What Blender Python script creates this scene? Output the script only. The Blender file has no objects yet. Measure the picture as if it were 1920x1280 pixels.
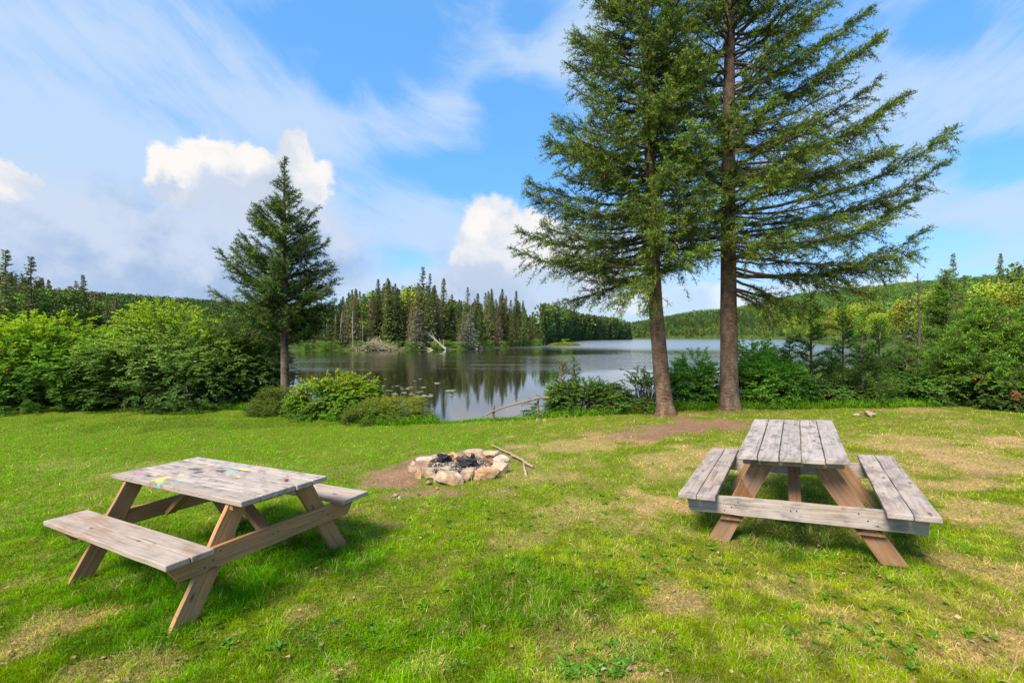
import bpy, bmesh, math
import numpy as np
from mathutils import Vector, Matrix, Euler

# ------------------------------------------------------------------ camera, sky, sun
S = bpy.context.scene
COL = S.collection
F = 888.0            # focal length in photo pixels (1920 wide)
EYE = 1.75
HOR = 632.0

cam_d = bpy.data.cameras.new('camera')
cam = bpy.data.objects.new('camera', cam_d)
COL.objects.link(cam)
cam.location = (0, 0, EYE)
cam.rotation_euler = (math.radians(90), 0, 0)
cam_d.lens = 36.0 * F / 1920.0
cam_d.sensor_width = 36.0
cam_d.shift_y = -8.0 / 1920.0
cam_d.clip_start = 0.05
cam_d.clip_end = 9000
S.camera = cam

S.view_settings.view_transform = 'Standard'
S.view_settings.look = 'None'
S.view_settings.gamma = 1
S.view_settings.use_curve_mapping = False
S.view_settings.exposure = 0.95
S.cycles.max_bounces = 6
S.cycles.diffuse_bounces = 4
S.cycles.glossy_bounces = 3
S.cycles.transmission_bounces = 3
S.cycles.sample_clamp_indirect = 4
S.cycles.caustics_reflective = False
S.cycles.caustics_refractive = False

SUN_AZ = math.radians(-142)      # from +Y, towards the left and behind the camera
SUN_EL = math.radians(48)


class NT:
    """small helper to write node trees"""
    def __init__(self, tree):
        self.t = tree
        tree.nodes.clear()

    def n(self, kind, **kw):
        nd = self.t.nodes.new(kind)
        for k, v in kw.items():
            setattr(nd, k, v)
        return nd

    def put(self, sock, v):
        if v is None:
            return
        if isinstance(v, bpy.types.NodeSocket):
            self.t.links.new(v, sock)
        else:
            if hasattr(sock.default_value, '__len__') and not hasattr(v, '__len__'):
                v = (v,) * len(sock.default_value)
            if hasattr(sock.default_value, '__len__') and len(sock.default_value) == 4 and len(v) == 3:
                v = (*v, 1)
            sock.default_value = v

    def math(self, op, a, b=None, c=None, clamp=False):
        m = self.n('ShaderNodeMath', operation=op, use_clamp=clamp)
        self.put(m.inputs[0], a); self.put(m.inputs[1], b)
        if c is not None:
            self.put(m.inputs[2], c)
        return m.outputs[0]

    def vmath(self, op, a, b=None):
        m = self.n('ShaderNodeVectorMath', operation=op)
        self.put(m.inputs[0], a); self.put(m.inputs[1], b)
        return m.outputs['Value'] if op in ('LENGTH', 'DOT_PRODUCT') else m.outputs[0]

    def noise(self, vec, scale, detail=4, rough=.5, lac=2.0, color=False, dist=0):
        m = self.n('ShaderNodeTexNoise')
        self.put(m.inputs['Vector'], vec)
        m.inputs['Scale'].default_value = scale
        m.inputs['Detail'].default_value = detail
        m.inputs['Roughness'].default_value = rough
        m.inputs['Lacunarity'].default_value = lac
        m.inputs['Distortion'].default_value = dist
        return m.outputs['Color' if color else 'Fac']

    def ramp(self, v, a, b, lo=0, hi=1):
        m = self.n('ShaderNodeMapRange', interpolation_type='SMOOTHSTEP')
        self.put(m.inputs['Value'], v)
        self.put(m.inputs['From Min'], a); self.put(m.inputs['From Max'], b)
        self.put(m.inputs['To Min'], lo); self.put(m.inputs['To Max'], hi)
        return m.outputs['Result']

    def mix(self, f, a, b, mode='MIX'):
        m = self.n('ShaderNodeMix', data_type='RGBA', blend_type=mode)
        self.put(m.inputs[0], f); self.put(m.inputs[6], a); self.put(m.inputs[7], b)
        return m.outputs[2]

    def combine(self, x, y, z=0.0):
        m = self.n('ShaderNodeCombineXYZ')
        self.put(m.inputs[0], x); self.put(m.inputs[1], y); self.put(m.inputs[2], z)
        return m.outputs[0]

    def sep(self, v):
        m = self.n('ShaderNodeSeparateXYZ')
        self.put(m.inputs[0], v)
        return m.outputs

    def blobs(self, vec, lst):
        """1 at the middle of the nearest ellipse, 0 on its edge"""
        out = None
        for (cx, cy, rx, ry) in lst:
            d = self.vmath('MULTIPLY', self.vmath('SUBTRACT', vec, (cx, cy, 0)), (1 / rx, 1 / ry, 0))
            f = self.math('SUBTRACT', 1, self.vmath('LENGTH', d))
            out = f if out is None else self.math('MAXIMUM', out, f)
        return out


def build_world():
    w = bpy.data.worlds.new('World')
    S.world = w
    w.use_nodes = True
    T = NT(w.node_tree)
    tc = T.n('ShaderNodeTexCoord').outputs['Generated']
    x, y, z = T.sep(tc)
    az = T.math('ARCTAN2', x, y)
    el = T.math('ARCSINE', T.math('MINIMUM', T.math('MAXIMUM', z, -1.0), 1.0))
    ae = T.combine(az, el, 0)
    sky = T.n('ShaderNodeTexSky', sky_type='NISHITA')
    sky.sun_disc = False
    sky.sun_elevation = SUN_EL
    sky.sun_rotation = SUN_AZ
    sky.altitude = 300
    sky.air_density = 1.0
    sky.dust_density = 0.6
    sky.ozone_density = 1.6
    base = T.mix(.62, T.mix(1.0, sky.outputs[0], (1.2, 1.9, 2.5, 1), 'MULTIPLY'), (.70, 3.0, 6.7, 1))

    def p(u, v, rx, ry):      # photo pixel -> a fixed azimuth / elevation in the sky
        a = math.atan((u - 960) / F)
        e = math.atan((HOR - v) / F * math.cos(a))
        return (a, e, rx / F * math.cos(a) ** 2, ry / F * math.cos(a))

    # fine cirrus drawn out along gentle arcs, thicker in some parts of the sky than in others
    warp = T.noise(ae, 2.6, 4, .55, color=True)
    wv = T.vmath('MULTIPLY', T.vmath('SUBTRACT', warp, (.5, .5, .5)), (.34, .30, 0))
    tilt = T.math('MULTIPLY', T.ramp(az, -.7, .7), 1.05)          # streaks fall to the right on the left side, rise on the right
    arc = T.math('SUBTRACT', el, T.math('MULTIPLY', az, T.math('SUBTRACT', tilt, .50)))
    cvec = T.vmath('ADD', T.combine(az, T.math('MULTIPLY', arc, 2.2), 3.7), wv)
    ci1 = T.noise(cvec, 3.0, 10, .58, dist=.35)
    cvec2 = T.vmath('ADD', T.combine(T.math('MULTIPLY', az, 1.5), T.math('MULTIPLY', arc, 4.2), 8.1), T.vmath('MULTIPLY', wv, (1.3, 1.3, 0)))
    ci2 = T.noise(cvec2, 5.0, 10, .68, dist=.6)
    soft = T.noise(T.vmath('ADD', T.vmath('MULTIPLY', ae, (1, 1.5, 1)), (0, 0, 5.3)), 3.2, 5, .55)
    ci = T.math('ADD', T.math('MULTIPLY', ci1, .44), T.math('ADD', T.math('MULTIPLY', ci2, .34), T.math('MULTIPLY', soft, .36)))
    blue = T.blobs(T.vmath('ADD', ae, T.vmath('MULTIPLY', wv, (.35, .35, 0))), [p(720, 50, 260, 150), p(980, 270, 120, 170), p(860, 330, 230, 50), p(560, 60, 120, 50), p(1840, 540, 260, 50),
                        p(1850, 300, 170, 60), p(720, 490, 170, 30), p(1010, 40, 110, 60), p(960, 190, 120, 80), p(1760, 40, 110, 60), p(1720, 470, 160, 50), p(620, 150, 60, 60), p(640, 570, 80, 30)])
    ci = T.math('SUBTRACT', ci, T.math('MULTIPLY', T.math('MAXIMUM', blue, 0.0), .30))
    thick = T.blobs(ae, [p(150, 60, 500, 130), p(150, 300, 760, 230), p(520, 215, 420, 70), p(1850, 390, 300, 60), p(1800, 160, 240, 80),
                         p(650, 560, 600, 120), p(1830, 640, 600, 80), p(820, 200, 110, 50), p(1060, 90, 130, 90), p(1120, 480, 200, 120), p(800, 430, 170, 70)])
    ci = T.math('ADD', ci, T.math('MULTIPLY', T.math('MAXIMUM', thick, 0.0), .20))
    ca = T.ramp(ci, .42, .76, .08, .88)
    col = T.mix(ca, base, (4.1, 5.25, 6.8, 1))
    hz = T.ramp(el, .25, .0, 0, .62)
    col = T.mix(hz, col, (4.6, 5.4, 6.5, 1))
    # broad slate-blue cloud bank, low on the left
    nz = T.noise(T.vmath('ADD', ae, (2.1, 0, 0)), 5.0, 7, .6, color=True)
    dv = T.vmath('ADD', ae, T.vmath('MULTIPLY', T.vmath('SUBTRACT', nz, (.5, .5, .5)), (.26, .18, 0)))
    bank = T.blobs(dv, [p(230, 490, 560, 190), p(500, 450, 270, 150), p(60, 400, 300, 110), p(880, 570, 130, 130), p(-200, 500, 500, 200)])
    bk = T.ramp(bank, -.05, .5, 0, .88)
    shade = T.math('ADD', T.noise(ae, 6.0, 8, .6), T.math('MULTIPLY', T.ramp(el, .08, .24), .18))
    bcol = T.mix(T.ramp(shade, .46, .68), (2.65, 3.6, 5.35, 1), (4.5, 5.1, 6.2, 1))
    col = T.mix(bk, col, bcol)
    # cumulus heads, billowing at several scales
    n3 = T.noise(T.vmath('ADD', ae, (0, 4.0, 0)), 15.0, 9, .6, color=True)
    n4 = T.noise(T.vmath('ADD', ae, (0, 4.0, 0)), 5.0, 3, .5, color=True)
    d3 = T.vmath('ADD', ae, T.vmath('MULTIPLY', T.vmath('SUBTRACT', n3, (.5, .5, .5)), (.085, .08, 0)))
    d3 = T.vmath('ADD', d3, T.vmath('MULTIPLY', T.vmath('SUBTRACT', n4, (.5, .5, .5)), (.08, .07, 0)))
    heads = [p(400, 298, 82, 44), p(335, 335, 70, 50), p(470, 310, 55, 44), p(555, 300, 46, 48), p(590, 345, 56, 50), p(540, 350, 60, 44),
             p(0, 350, 60, 38), p(-60, 370, 80, 50), p(935, 425, 66, 62), p(920, 490, 74, 80), p(1000, 500, 120, 100), p(1060, 570, 160, 62),
             p(1230, 585, 230, 52), p(1600, 540, 140, 30), p(1480, 570, 150, 30), p(1000, 440, 70, 56)]
    cu = T.blobs(d3, heads)
    pf = T.noise(T.vmath('ADD', ae, (7.0, 0, 0)), 34.0, 6, .6)
    cu = T.math('ADD', cu, T.math('MULTIPLY', T.math('SUBTRACT', pf, .5), .34))
    cua = T.math('MULTIPLY', T.ramp(cu, -.04, .26, 0, .95), T.ramp(el, .02, .24, .45, 1.0))
    # shading inside: lit billow tops against greyer folds and bases
    vo = T.n('ShaderNodeTexVoronoi'); vo.feature = 'SMOOTH_F1'; vo.inputs['Scale'].default_value = 13.0; vo.inputs['Smoothness'].default_value = .6
    T.put(vo.inputs['Vector'], T.vmath('ADD', ae, T.vmath('MULTIPLY', T.vmath('SUBTRACT', n3, (.5, .5, .5)), (.10, .10, 0))))
    fold = T.math('ADD', T.math('MULTIPLY', vo.outputs['Distance'], .55), T.math('MULTIPLY', T.math('SUBTRACT', T.noise(d3, 9.0, 7, .6), .5), 1.1))
    lowl = T.blobs(d3, [p(400, 385, 95, 52), p(330, 360, 50, 25), p(480, 385, 80, 55), p(570, 410, 60, 36), p(1010, 570, 150, 60),
                        p(890, 560, 60, 70), p(-20, 400, 90, 30), p(1180, 605, 170, 30), p(1560, 570, 160, 18)])
    low = T.math('ADD', T.math('MULTIPLY', T.math('MAXIMUM', lowl, -.35), .9), T.math('MULTIPLY', T.math('SUBTRACT', fold, .22), 1.6))
    cuc = T.mix(T.ramp(low, -.50, .26), (7.15, 6.85, 6.55, 1), (4.2, 4.85, 5.9, 1))
    col = T.mix(cua, col, cuc)
    # shaded cloud bodies in front of the left heads, with their own soft rims
    body = T.blobs(d3, [p(420, 385, 92, 52), p(500, 378, 62, 58), p(330, 405, 60, 26), p(560, 420, 70, 40)])
    rim = T.ramp(body, .0, .30)
    bcol2 = T.mix(T.math('ADD', T.math('MULTIPLY', rim, .55), T.math('MULTIPLY', fold, .6)), (6.0, 6.1, 6.5, 1), (3.7, 4.4, 5.7, 1))
    col = T.mix(T.math('MULTIPLY', T.ramp(body, .0, .16, 0, .85), T.ramp(el, .17, .27)), col, bcol2)
    # below the horizon: dull ground tone
    col = T.mix(T.ramp(z, -.02, -.06), col, (1.2, 1.5, 1.2, 1))
    bg = T.n('ShaderNodeBackground')
    T.put(bg.inputs[0], col)
    bg.inputs[1].default_value = 0.0735
    out = T.n('ShaderNodeOutputWorld')
    T.t.links.new(bg.outputs[0], out.inputs[0])


build_world()

sun_d = bpy.data.lights.new('sun', 'SUN')
sun_d.energy = 4.1
sun_d.angle = math.radians(22)
sun_d.color = (1, .90, .72)
sun = bpy.data.objects.new('sun', sun_d)
COL.objects.link(sun)
sdir = Vector((math.sin(SUN_AZ) * math.cos(SUN_EL), math.cos(SUN_AZ) * math.cos(SUN_EL), math.sin(SUN_EL)))
sun.rotation_euler = sdir.to_track_quat('Z', 'Y').to_euler()
sun.location = (-6, -8, 14)

# ------------------------------------------------------------------ helpers
RNG = np.random.default_rng(11)


def hash2(ix, iy, seed):
    with np.errstate(over='ignore'):
        h = (ix.astype(np.int64) * 374761393 + iy.astype(np.int64) * 668265263 + seed * 1442695041) & 0xffffffff
        h = ((h ^ (h >> 13)) * 1274126177) & 0xffffffff
        h = (h ^ (h >> 16)) & 0xffffff
    return h / float(0xffffff)


def vnoise(x, y, seed=0):
    x = np.asarray(x, float); y = np.asarray(y, float)
    ix = np.floor(x); iy = np.floor(y)
    fx = x - ix; fy = y - iy
    fx = fx * fx * (3 - 2 * fx); fy = fy * fy * (3 - 2 * fy)
    a = hash2(ix, iy, seed); b = hash2(ix + 1, iy, seed)
    c = hash2(ix, iy + 1, seed); d = hash2(ix + 1, iy + 1, seed)
    return (a * (1 - fx) + b * fx) * (1 - fy) + (c * (1 - fx) + d * fx) * fy


def fbm(x, y, scale, seed=0, oct=4):
    s = 0; amp = .5; tot = 0
    x = np.asarray(x, float) / scale; y = np.asarray(y, float) / scale
    for o in range(oct):
        s = s + amp * vnoise(x, y, seed + o * 17); tot += amp
        x = x * 2.03 + 11.3; y = y * 2.03 + 5.7; amp *= .55
    return s / tot


def sstep(x, a, b):
    t = np.clip((np.asarray(x, float) - a) / (b - a), 0, 1)
    return t * t * (3 - 2 * t)


def nrm(v):
    return v / np.maximum(np.linalg.norm(v, axis=-1, keepdims=True), 1e-9)


class Geo:
    """collects numpy vertex / face / colour blocks and links them as one mesh object"""
    def __init__(self):
        self.V = []; self.F = []; self.C = []; self.M = []; self.nv = 0

    def add(self, v, f, c=(1, 1, 1), mi=0, smooth=False):
        v = np.asarray(v, np.float32).reshape(-1, 3)
        f = np.asarray(f, np.int64)
        c = np.asarray(c, np.float32)
        if c.ndim == 1:
            c = np.repeat(c[None], len(v), 0)
        self.V.append(v); self.F.append((f + self.nv, mi, smooth)); self.C.append(c)
        self.nv += len(v)

    def build(self, name, mats, parent=None, loc=None):
        me = bpy.data.meshes.new(name)
        V = np.concatenate(self.V); C = np.concatenate(self.C)
        me.vertices.add(len(V)); me.vertices.foreach_set('co', V.ravel())
        idx = np.concatenate([f.ravel() for f, _, _ in self.F])
        cnt = np.concatenate([np.full(len(f), f.shape[1]) for f, _, _ in self.F])
        mi = np.concatenate([np.full(len(f), m) for f, m, _ in self.F])
        sm = np.concatenate([np.full(len(f), s) for f, _, s in self.F])
        st = np.concatenate([[0], np.cumsum(cnt)[:-1]])
        me.loops.add(len(idx)); me.loops.foreach_set('vertex_index', idx.astype(np.int32))
        me.polygons.add(len(cnt))
        me.polygons.foreach_set('loop_start', st.astype(np.int32))
        me.polygons.foreach_set('material_index', mi.astype(np.int32))
        me.polygons.foreach_set('use_smooth', sm.astype(bool))
        me.update(calc_edges=True)
        a = me.color_attributes.new('col', 'FLOAT_COLOR', 'POINT')
        a.data.foreach_set('color', np.concatenate([C, np.ones((len(C), 1), np.float32)], 1).ravel())
        for m in (mats if isinstance(mats, (list, tuple)) else [mats]):
            me.materials.append(m)
        o = bpy.data.objects.new(name, me)
        COL.objects.link(o)
        if parent is not None:
            o.parent = parent
        if loc is not None:
            o.location = loc
        return o


def tag(o, label=None, cat=None, group=None, kind=None):
    if label: o['label'] = label
    if cat: o['category'] = cat
    if group: o['group'] = group
    if kind: o['kind'] = kind
    return o


def empty(name, loc, rot=(0, 0, 0)):
    o = bpy.data.objects.new(name, None)
    o.empty_display_size = .3
    COL.objects.link(o)
    o.location = loc; o.rotation_euler = rot
    return o


def tubes(P, R, sides=4, close=False):
    """P (k,n,3) paths, R (k,n) radii -> verts, quads"""
    P = np.asarray(P, float); R = np.asarray(R, float)
    k, n, _ = P.shape
    T = np.gradient(P, axis=1); T = nrm(T)
    mean = nrm(T.mean(1, keepdims=True))
    ref = np.where(np.abs(mean[..., 2:3]) > .8, np.array([1., 0, 0]), np.array([0, 0, 1.]))
    A = nrm(np.cross(T, np.broadcast_to(ref, T.shape))); B = np.cross(T, A)
    th = np.arange(sides) / sides * 2 * np.pi
    ring = (A[:, :, None] * np.cos(th)[None, None, :, None] + B[:, :, None] * np.sin(th)[None, None, :, None]) * R[:, :, None, None]
    V = (P[:, :, None] + ring).reshape(-1, 3)
    i = np.arange(n - 1)[:, None] * sides; j = np.arange(sides)[None]
    q = np.stack([i + j, i + (j + 1) % sides, i + sides + (j + 1) % sides, i + sides + j], -1).reshape(-1, 4)
    Fq = (q[None] + (np.arange(k) * n * sides)[:, None, None]).reshape(-1, 4)
    return V, Fq


def needles(P, D, L, n=7, nl=.028, w=.006, spread=.85, col=None, rng=RNG):
    """bristly shoots: base P, direction D, length L -> triangles"""
    K = len(P)
    t = rng.random((K, n)) ** .9
    th = rng.random((K, n)) * 2 * np.pi
    ref = np.where(np.abs(D[:, 2:3]) > .9, np.array([1., 0, 0]), np.array([0, 0, 1.]))
    A = nrm(np.cross(D, ref)); B = np.cross(D, A)
    rad = A[:, None] * np.cos(th)[..., None] + B[:, None] * np.sin(th)[..., None]
    base = P[:, None] + D[:, None] * (t * L[:, None])[..., None]
    nd = nrm(D[:, None] * (1 - spread * .5) + rad * spread)
    ln = nl * (.7 + .6 * rng.random((K, n)))
    tip = base + nd * ln[..., None]
    sd = np.cross(nd, nrm(rng.normal(size=(K, n, 3)))); sd = nrm(sd) * (w * (.7 + .6 * rng.random((K, n))))[..., None] * .5
    V = np.stack([base - sd, base + sd, tip], 2).reshape(-1, 3)
    Fs = np.arange(K * n * 3).reshape(-1, 3)
    C = None
    if col is not None:
        j = (.8 + .4 * rng.random((K, n, 1, 1)))
        C = (col[:, None, None, :] * j * np.ones((1, 1, 3, 1))).reshape(-1, 3)
    return V, Fs, C


def leaves(P, D, U, L, W, col, fold=.25, rng=RNG):
    """diamond leaves: base P, direction D, face normal U"""
    K = len(P)
    D = nrm(D); Sd = nrm(np.cross(D, U)); N = np.cross(Sd, D)
    a = P; tip = P + D * L[:, None]
    mid = P + D * (L * .45)[:, None] + N * (L * fold * .3)[:, None]
    l = mid + Sd * (W * .5)[:, None]; r = mid - Sd * (W * .5)[:, None]
    tip = tip - N * (L * fold * .4)[:, None]
    V = np.stack([a, l, tip, r], 1).reshape(-1, 3)
    Fs = np.arange(K * 4).reshape(-1, 4)
    C = np.repeat(col, 4, 0)
    return V, Fs, C


# ------------------------------------------------------------------ materials
def new_mat(name):
    m = bpy.data.materials.new(name)
    m.use_nodes = True
    return m, NT(m.node_tree)


def finish(T, shader):
    o = T.n('ShaderNodeOutputMaterial')
    T.t.links.new(shader, o.inputs[0])


def principled(T, col, rough=.7, spec=.3, bump=None, bstr=.3, bdist=.01):
    b = T.n('ShaderNodeBsdfPrincipled')
    T.put(b.inputs['Base Color'], col)
    T.put(b.inputs['Roughness'], rough)
    b.inputs['Specular IOR Level'].default_value = spec
    if bump is not None:
        bn = T.n('ShaderNodeBump')
        bn.inputs['Strength'].default_value = bstr
        bn.inputs['Distance'].default_value = bdist
        T.put(bn.inputs['Height'], bump)
        T.t.links.new(bn.outputs[0], b.inputs['Normal'])
    return b


def foliage_mat(name, trans=.3, gloss=.06, vary=0.0, rough=.45):
    m, T = new_mat(name)
    a = T.n('ShaderNodeAttribute', attribute_name='col')
    col = a.outputs['Color']
    if vary:
        oi = T.n('ShaderNodeObjectInfo').outputs['Random']
        h = T.n('ShaderNodeHueSaturation')
        T.put(h.inputs['Hue'], T.math('ADD', .5, T.math('MULTIPLY', T.math('SUBTRACT', oi, .5), .035 * vary)))
        T.put(h.inputs['Value'], T.math('ADD', 1, T.math('MULTIPLY', T.math('SUBTRACT', T.math('FRACT', T.math('MULTIPLY', oi, 7.31)), .5), .7 * vary)))
        T.put(h.inputs['Color'], col)
        col = h.outputs[0]
    d = T.n('ShaderNodeBsdfDiffuse'); T.put(d.inputs[0], col)
    t = T.n('ShaderNodeBsdfTranslucent'); T.put(t.inputs[0], T.mix(.5, col, (1.0, 1.0, .35, 1), 'MULTIPLY'))
    mx = T.n('ShaderNodeMixShader'); mx.inputs[0].default_value = trans
    T.t.links.new(d.outputs[0], mx.inputs[1]); T.t.links.new(t.outputs[0], mx.inputs[2])
    g = T.n('ShaderNodeBsdfGlossy'); g.inputs['Roughness'].default_value = rough; T.put(g.inputs[0], (.9, .9, .7, 1))
    mg = T.n('ShaderNodeMixShader'); mg.inputs[0].default_value = gloss
    T.t.links.new(mx.outputs[0], mg.inputs[1]); T.t.links.new(g.outputs[0], mg.inputs[2])
    finish(T, mg.outputs[0])
    return m


def bark_mat(name, dark, light, scale=1.0, streak=.5):
    m, T = new_mat(name)
    tc = T.n('ShaderNodeTexCoord').outputs['Object']
    v = T.vmath('MULTIPLY', tc, (1, 1, .55))
    n1 = T.noise(v, 5 * scale, 8, .65)
    n2 = T.noise(T.vmath('MULTIPLY', tc, (1, 1, 3.4)), 9 * scale, 5, .6)
    vo = T.n('ShaderNodeTexVoronoi'); vo.feature = 'DISTANCE_TO_EDGE'
    T.put(vo.inputs['Vector'], T.vmath('ADD', T.vmath('MULTIPLY', tc, (1, 1, .6)), T.vmath('MULTIPLY', T.noise(tc, 12 * scale, 3, color=True), (.08, .08, .08))))
    vo.inputs['Scale'].default_value = 26 * scale
    crack = T.ramp(vo.outputs['Distance'], .0, .09)
    f = T.math('ADD', T.math('MULTIPLY', n1, .75), T.math('MULTIPLY', n2, .45))
    c = T.mix(T.ramp(f, .42, .78), dark, light)
    c = T.mix(T.ramp(n2, .58, .72, 0, streak), c, tuple(min(1, q * 1.5) for q in light))
    c = T.mix(T.math('MULTIPLY', T.math('SUBTRACT', 1, crack), .55), c, tuple(q * .45 for q in dark))
    big = T.noise(tc, 1.7, 4, .6)
    c = T.mix(T.ramp(big, .52, .68, 0, .45), c, (dark[0] * 1.15, dark[1] * .85, dark[2] * .75, 1))
    at = T.n('ShaderNodeAttribute', attribute_name='col').outputs['Color']
    c = T.mix(1, c, at, 'MULTIPLY')
    h = T.math('ADD', T.math('MULTIPLY', crack, .5), f)
    finish(T, principled(T, c, .92, .12, h, .9, .012).outputs[0])
    return m


def wood_mat(name, grey, brown, paint=None, weather=.8, blotch=.6, seed=0):
    """weathered plank timber; attribute bco = (along, across, board id) in metres"""
    m, T = new_mat(name)
    b = T.n('ShaderNodeAttribute', attribute_name='bco').outputs['Vector']
    ob = T.n('ShaderNodeTexCoord').outputs['Object']
    bx, by, bz = T.sep(b)
    v = T.combine(T.math('MULTIPLY', bx, 1.6), T.math('MULTIPLY', by, 38), T.math('MULTIPLY', bz, 7.3))
    g1 = T.noise(v, 1.6, 6, .62, dist=.4)
    g2 = T.noise(T.combine(T.math('MULTIPLY', bx, 5), T.math('MULTIPLY', by, 160), T.math('MULTIPLY', bz, 3.1)), 1.3, 4, .6)
    bid = T.noise(T.combine(T.math('MULTIPLY', bz, 5.7), 0, seed), 3.0, 0)
    soft = T.noise(T.combine(T.math('MULTIPLY', bx, 2.2), T.math('MULTIPLY', by, 5), bz), 1.4, 5, .6)
    c = T.mix(T.ramp(T.math('ADD', g1, T.math('MULTIPLY', T.math('SUBTRACT', bid, .5), .5)), .3, .7), tuple(q * .72 for q in grey), grey)
    c = T.mix(T.ramp(soft, .62 - weather * .35, .78 - weather * .1, 0, 1), c, T.mix(T.ramp(g1, .3, .7), tuple(q * .6 for q in brown), brown))
    c = T.mix(T.ramp(g2, .55, .8, 0, .5), c, tuple(q * .45 for q in grey))
    # dark mildew blotches, drawn out a little along the grain
    bl = T.noise(T.combine(T.math('MULTIPLY', bx, 4.2), T.math('MULTIPLY', by, 9), T.math('ADD', T.math('MULTIPLY', bz, 1.9), seed)), 1.3, 6, .62)
    c = T.mix(T.ramp(bl, .46, .66, 0, blotch), c, (.13, .11, .125, 1))
    sm = T.noise(T.combine(T.math('MULTIPLY', bx, 9), T.math('MULTIPLY', by, 30), T.math('ADD', T.math('MULTIPLY', bz, 2.3), seed + 4)), 1.2, 4, .6)
    c = T.mix(T.ramp(sm, .60, .70, 0, blotch * .8), c, (.09, .075, .08, 1))
    # knots and cracks
    vo = T.n('ShaderNodeTexVoronoi'); vo.inputs['Scale'].default_value = 1.0
    T.put(vo.inputs['Vector'], T.combine(T.math('MULTIPLY', bx, 2.6), T.math('MULTIPLY', by, 7), T.math('MULTIPLY', bz, 4)))
    c = T.mix(T.ramp(vo.outputs['Distance'], .05, .12, .75, 0), c, (.06, .04, .025, 1))
    ck = T.noise(T.combine(T.math('MULTIPLY', bx, 1.1), T.math('MULTIPLY', by, 90), T.math('MULTIPLY', bz, 9)), 1.0, 2, .4)
    crack = T.ramp(ck, .70, .74, 0, 1)
    c = T.mix(T.math('MULTIPLY', crack, .8), c, (.04, .032, .028, 1))
    if paint:
        nz = T.noise(ob, 22, 4, .65, color=True)
        dv = T.vmath('ADD', T.vmath('MULTIPLY', ob, (1, 1, 0)), T.vmath('MULTIPLY', T.vmath('SUBTRACT', nz, (.5, .5, .5)), (.09, .09, 0)))
        wear = T.noise(ob, 60, 4, .7)
        for colr, lst in paint:
            f = T.blobs(dv, lst)
            f = T.math('ADD', f, T.math('SUBTRACT', T.math('MULTIPLY', T.math('SUBTRACT', wear, .50), 2.4), .12))
            c = T.mix(T.ramp(f, .05, .30, 0, .8), c, colr)
    at = T.n('ShaderNodeAttribute', attribute_name='col').outputs['Color']
    c = T.mix(1, c, at, 'MULTIPLY')
    h = T.math('SUBTRACT', T.math('ADD', g1, T.math('MULTIPLY', g2, .7)), T.math('MULTIPLY', crack, 1.0))
    finish(T, principled(T, c, .82, .25, h, .55, .004).outputs[0])
    return m


def stone_mat(name):
    m, T = new_mat(name)
    ob = T.n('ShaderNodeTexCoord').outputs['Object']
    at = T.n('ShaderNodeAttribute', attribute_name='col').outputs['Color']
    rnd = T.n('ShaderNodeObjectInfo').outputs['Random']
    v = T.vmath('ADD', ob, T.combine(T.math('MULTIPLY', rnd, 9), 0, T.math('MULTIPLY', rnd, 5)))
    n = T.noise(v, 9, 7, .65)
    n2 = T.noise(v, 70, 5, .7)
    n3 = T.noise(v, 3.5, 3, .5)
    c = T.mix(T.ramp(n, .35, .7), T.mix(1, at, (.55, .5, .48, 1), 'MULTIPLY'), at)
    c = T.mix(T.ramp(n3, .5, .66, 0, .6), c, T.mix(1, at, (1.05, .72, .48, 1), 'MULTIPLY'))
    c = T.mix(T.ramp(n2, .56, .68, 0, .45), c, (.08, .07, .06, 1))
    c = T.mix(T.ramp(n2, .26, .38, .2, 0), c, (.6, .55, .5, 1))
    finish(T, principled(T, c, .85, .25, T.math('ADD', n, T.math('MULTIPLY', n2, .4)), .9, .02).outputs[0])
    return m


def attr_mat(name, rough=.9, spec=.15, bscale=60, bstr=.5, bdist=.01, lo=.6, hi=1.25):
    m, T = new_mat(name)
    ob = T.n('ShaderNodeTexCoord').outputs['Object']
    at = T.n('ShaderNodeAttribute', attribute_name='col').outputs['Color']
    n = T.noise(ob, bscale, 6, .65)
    k = T.ramp(n, .3, .7, lo, hi)
    c = T.vmath('MULTIPLY', at, T.combine(k, k, k))
    finish(T, principled(T, c, rough, spec, n, bstr, bdist).outputs[0])
    return m


M_NEEDLE = foliage_mat('conifer_needles', .34, .01)
M_LEAF = foliage_mat('broad_leaves', .46, .01, rough=.5)
M_GRASS = foliage_mat('grass_blades', .45, .004)
M_FAR = foliage_mat('distant_foliage', .25, .02, vary=1.0)
M_WOODS = foliage_mat('distant_wood_foliage', .25, .02)
M_BARK = bark_mat('spruce_bark', (.095, .055, .036, 1), (.30, .20, .14, 1), 1.0, .45)
M_BARK2 = bark_mat('grey_spruce_bark', (.095, .058, .040, 1), (.31, .215, .155, 1), 1.2, .5)
M_TWIG = attr_mat('twig_bark', .9, .1, 40, .3)
M_STONE = stone_mat('field_stone')
M_EARTH = attr_mat('earth_and_thatch', .95, .08, 45, .8, .02, .5, 1.3)
M_HILL = attr_mat('forest_floor', .95, .05, .3, .2, .2)
M_CHAR = attr_mat('charred_wood', .75, .25, 90, .9, .01, .4, 1.6)
M_BOLT = attr_mat('rusty_nail', .6, .5, 200, .2, .001)

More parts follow.
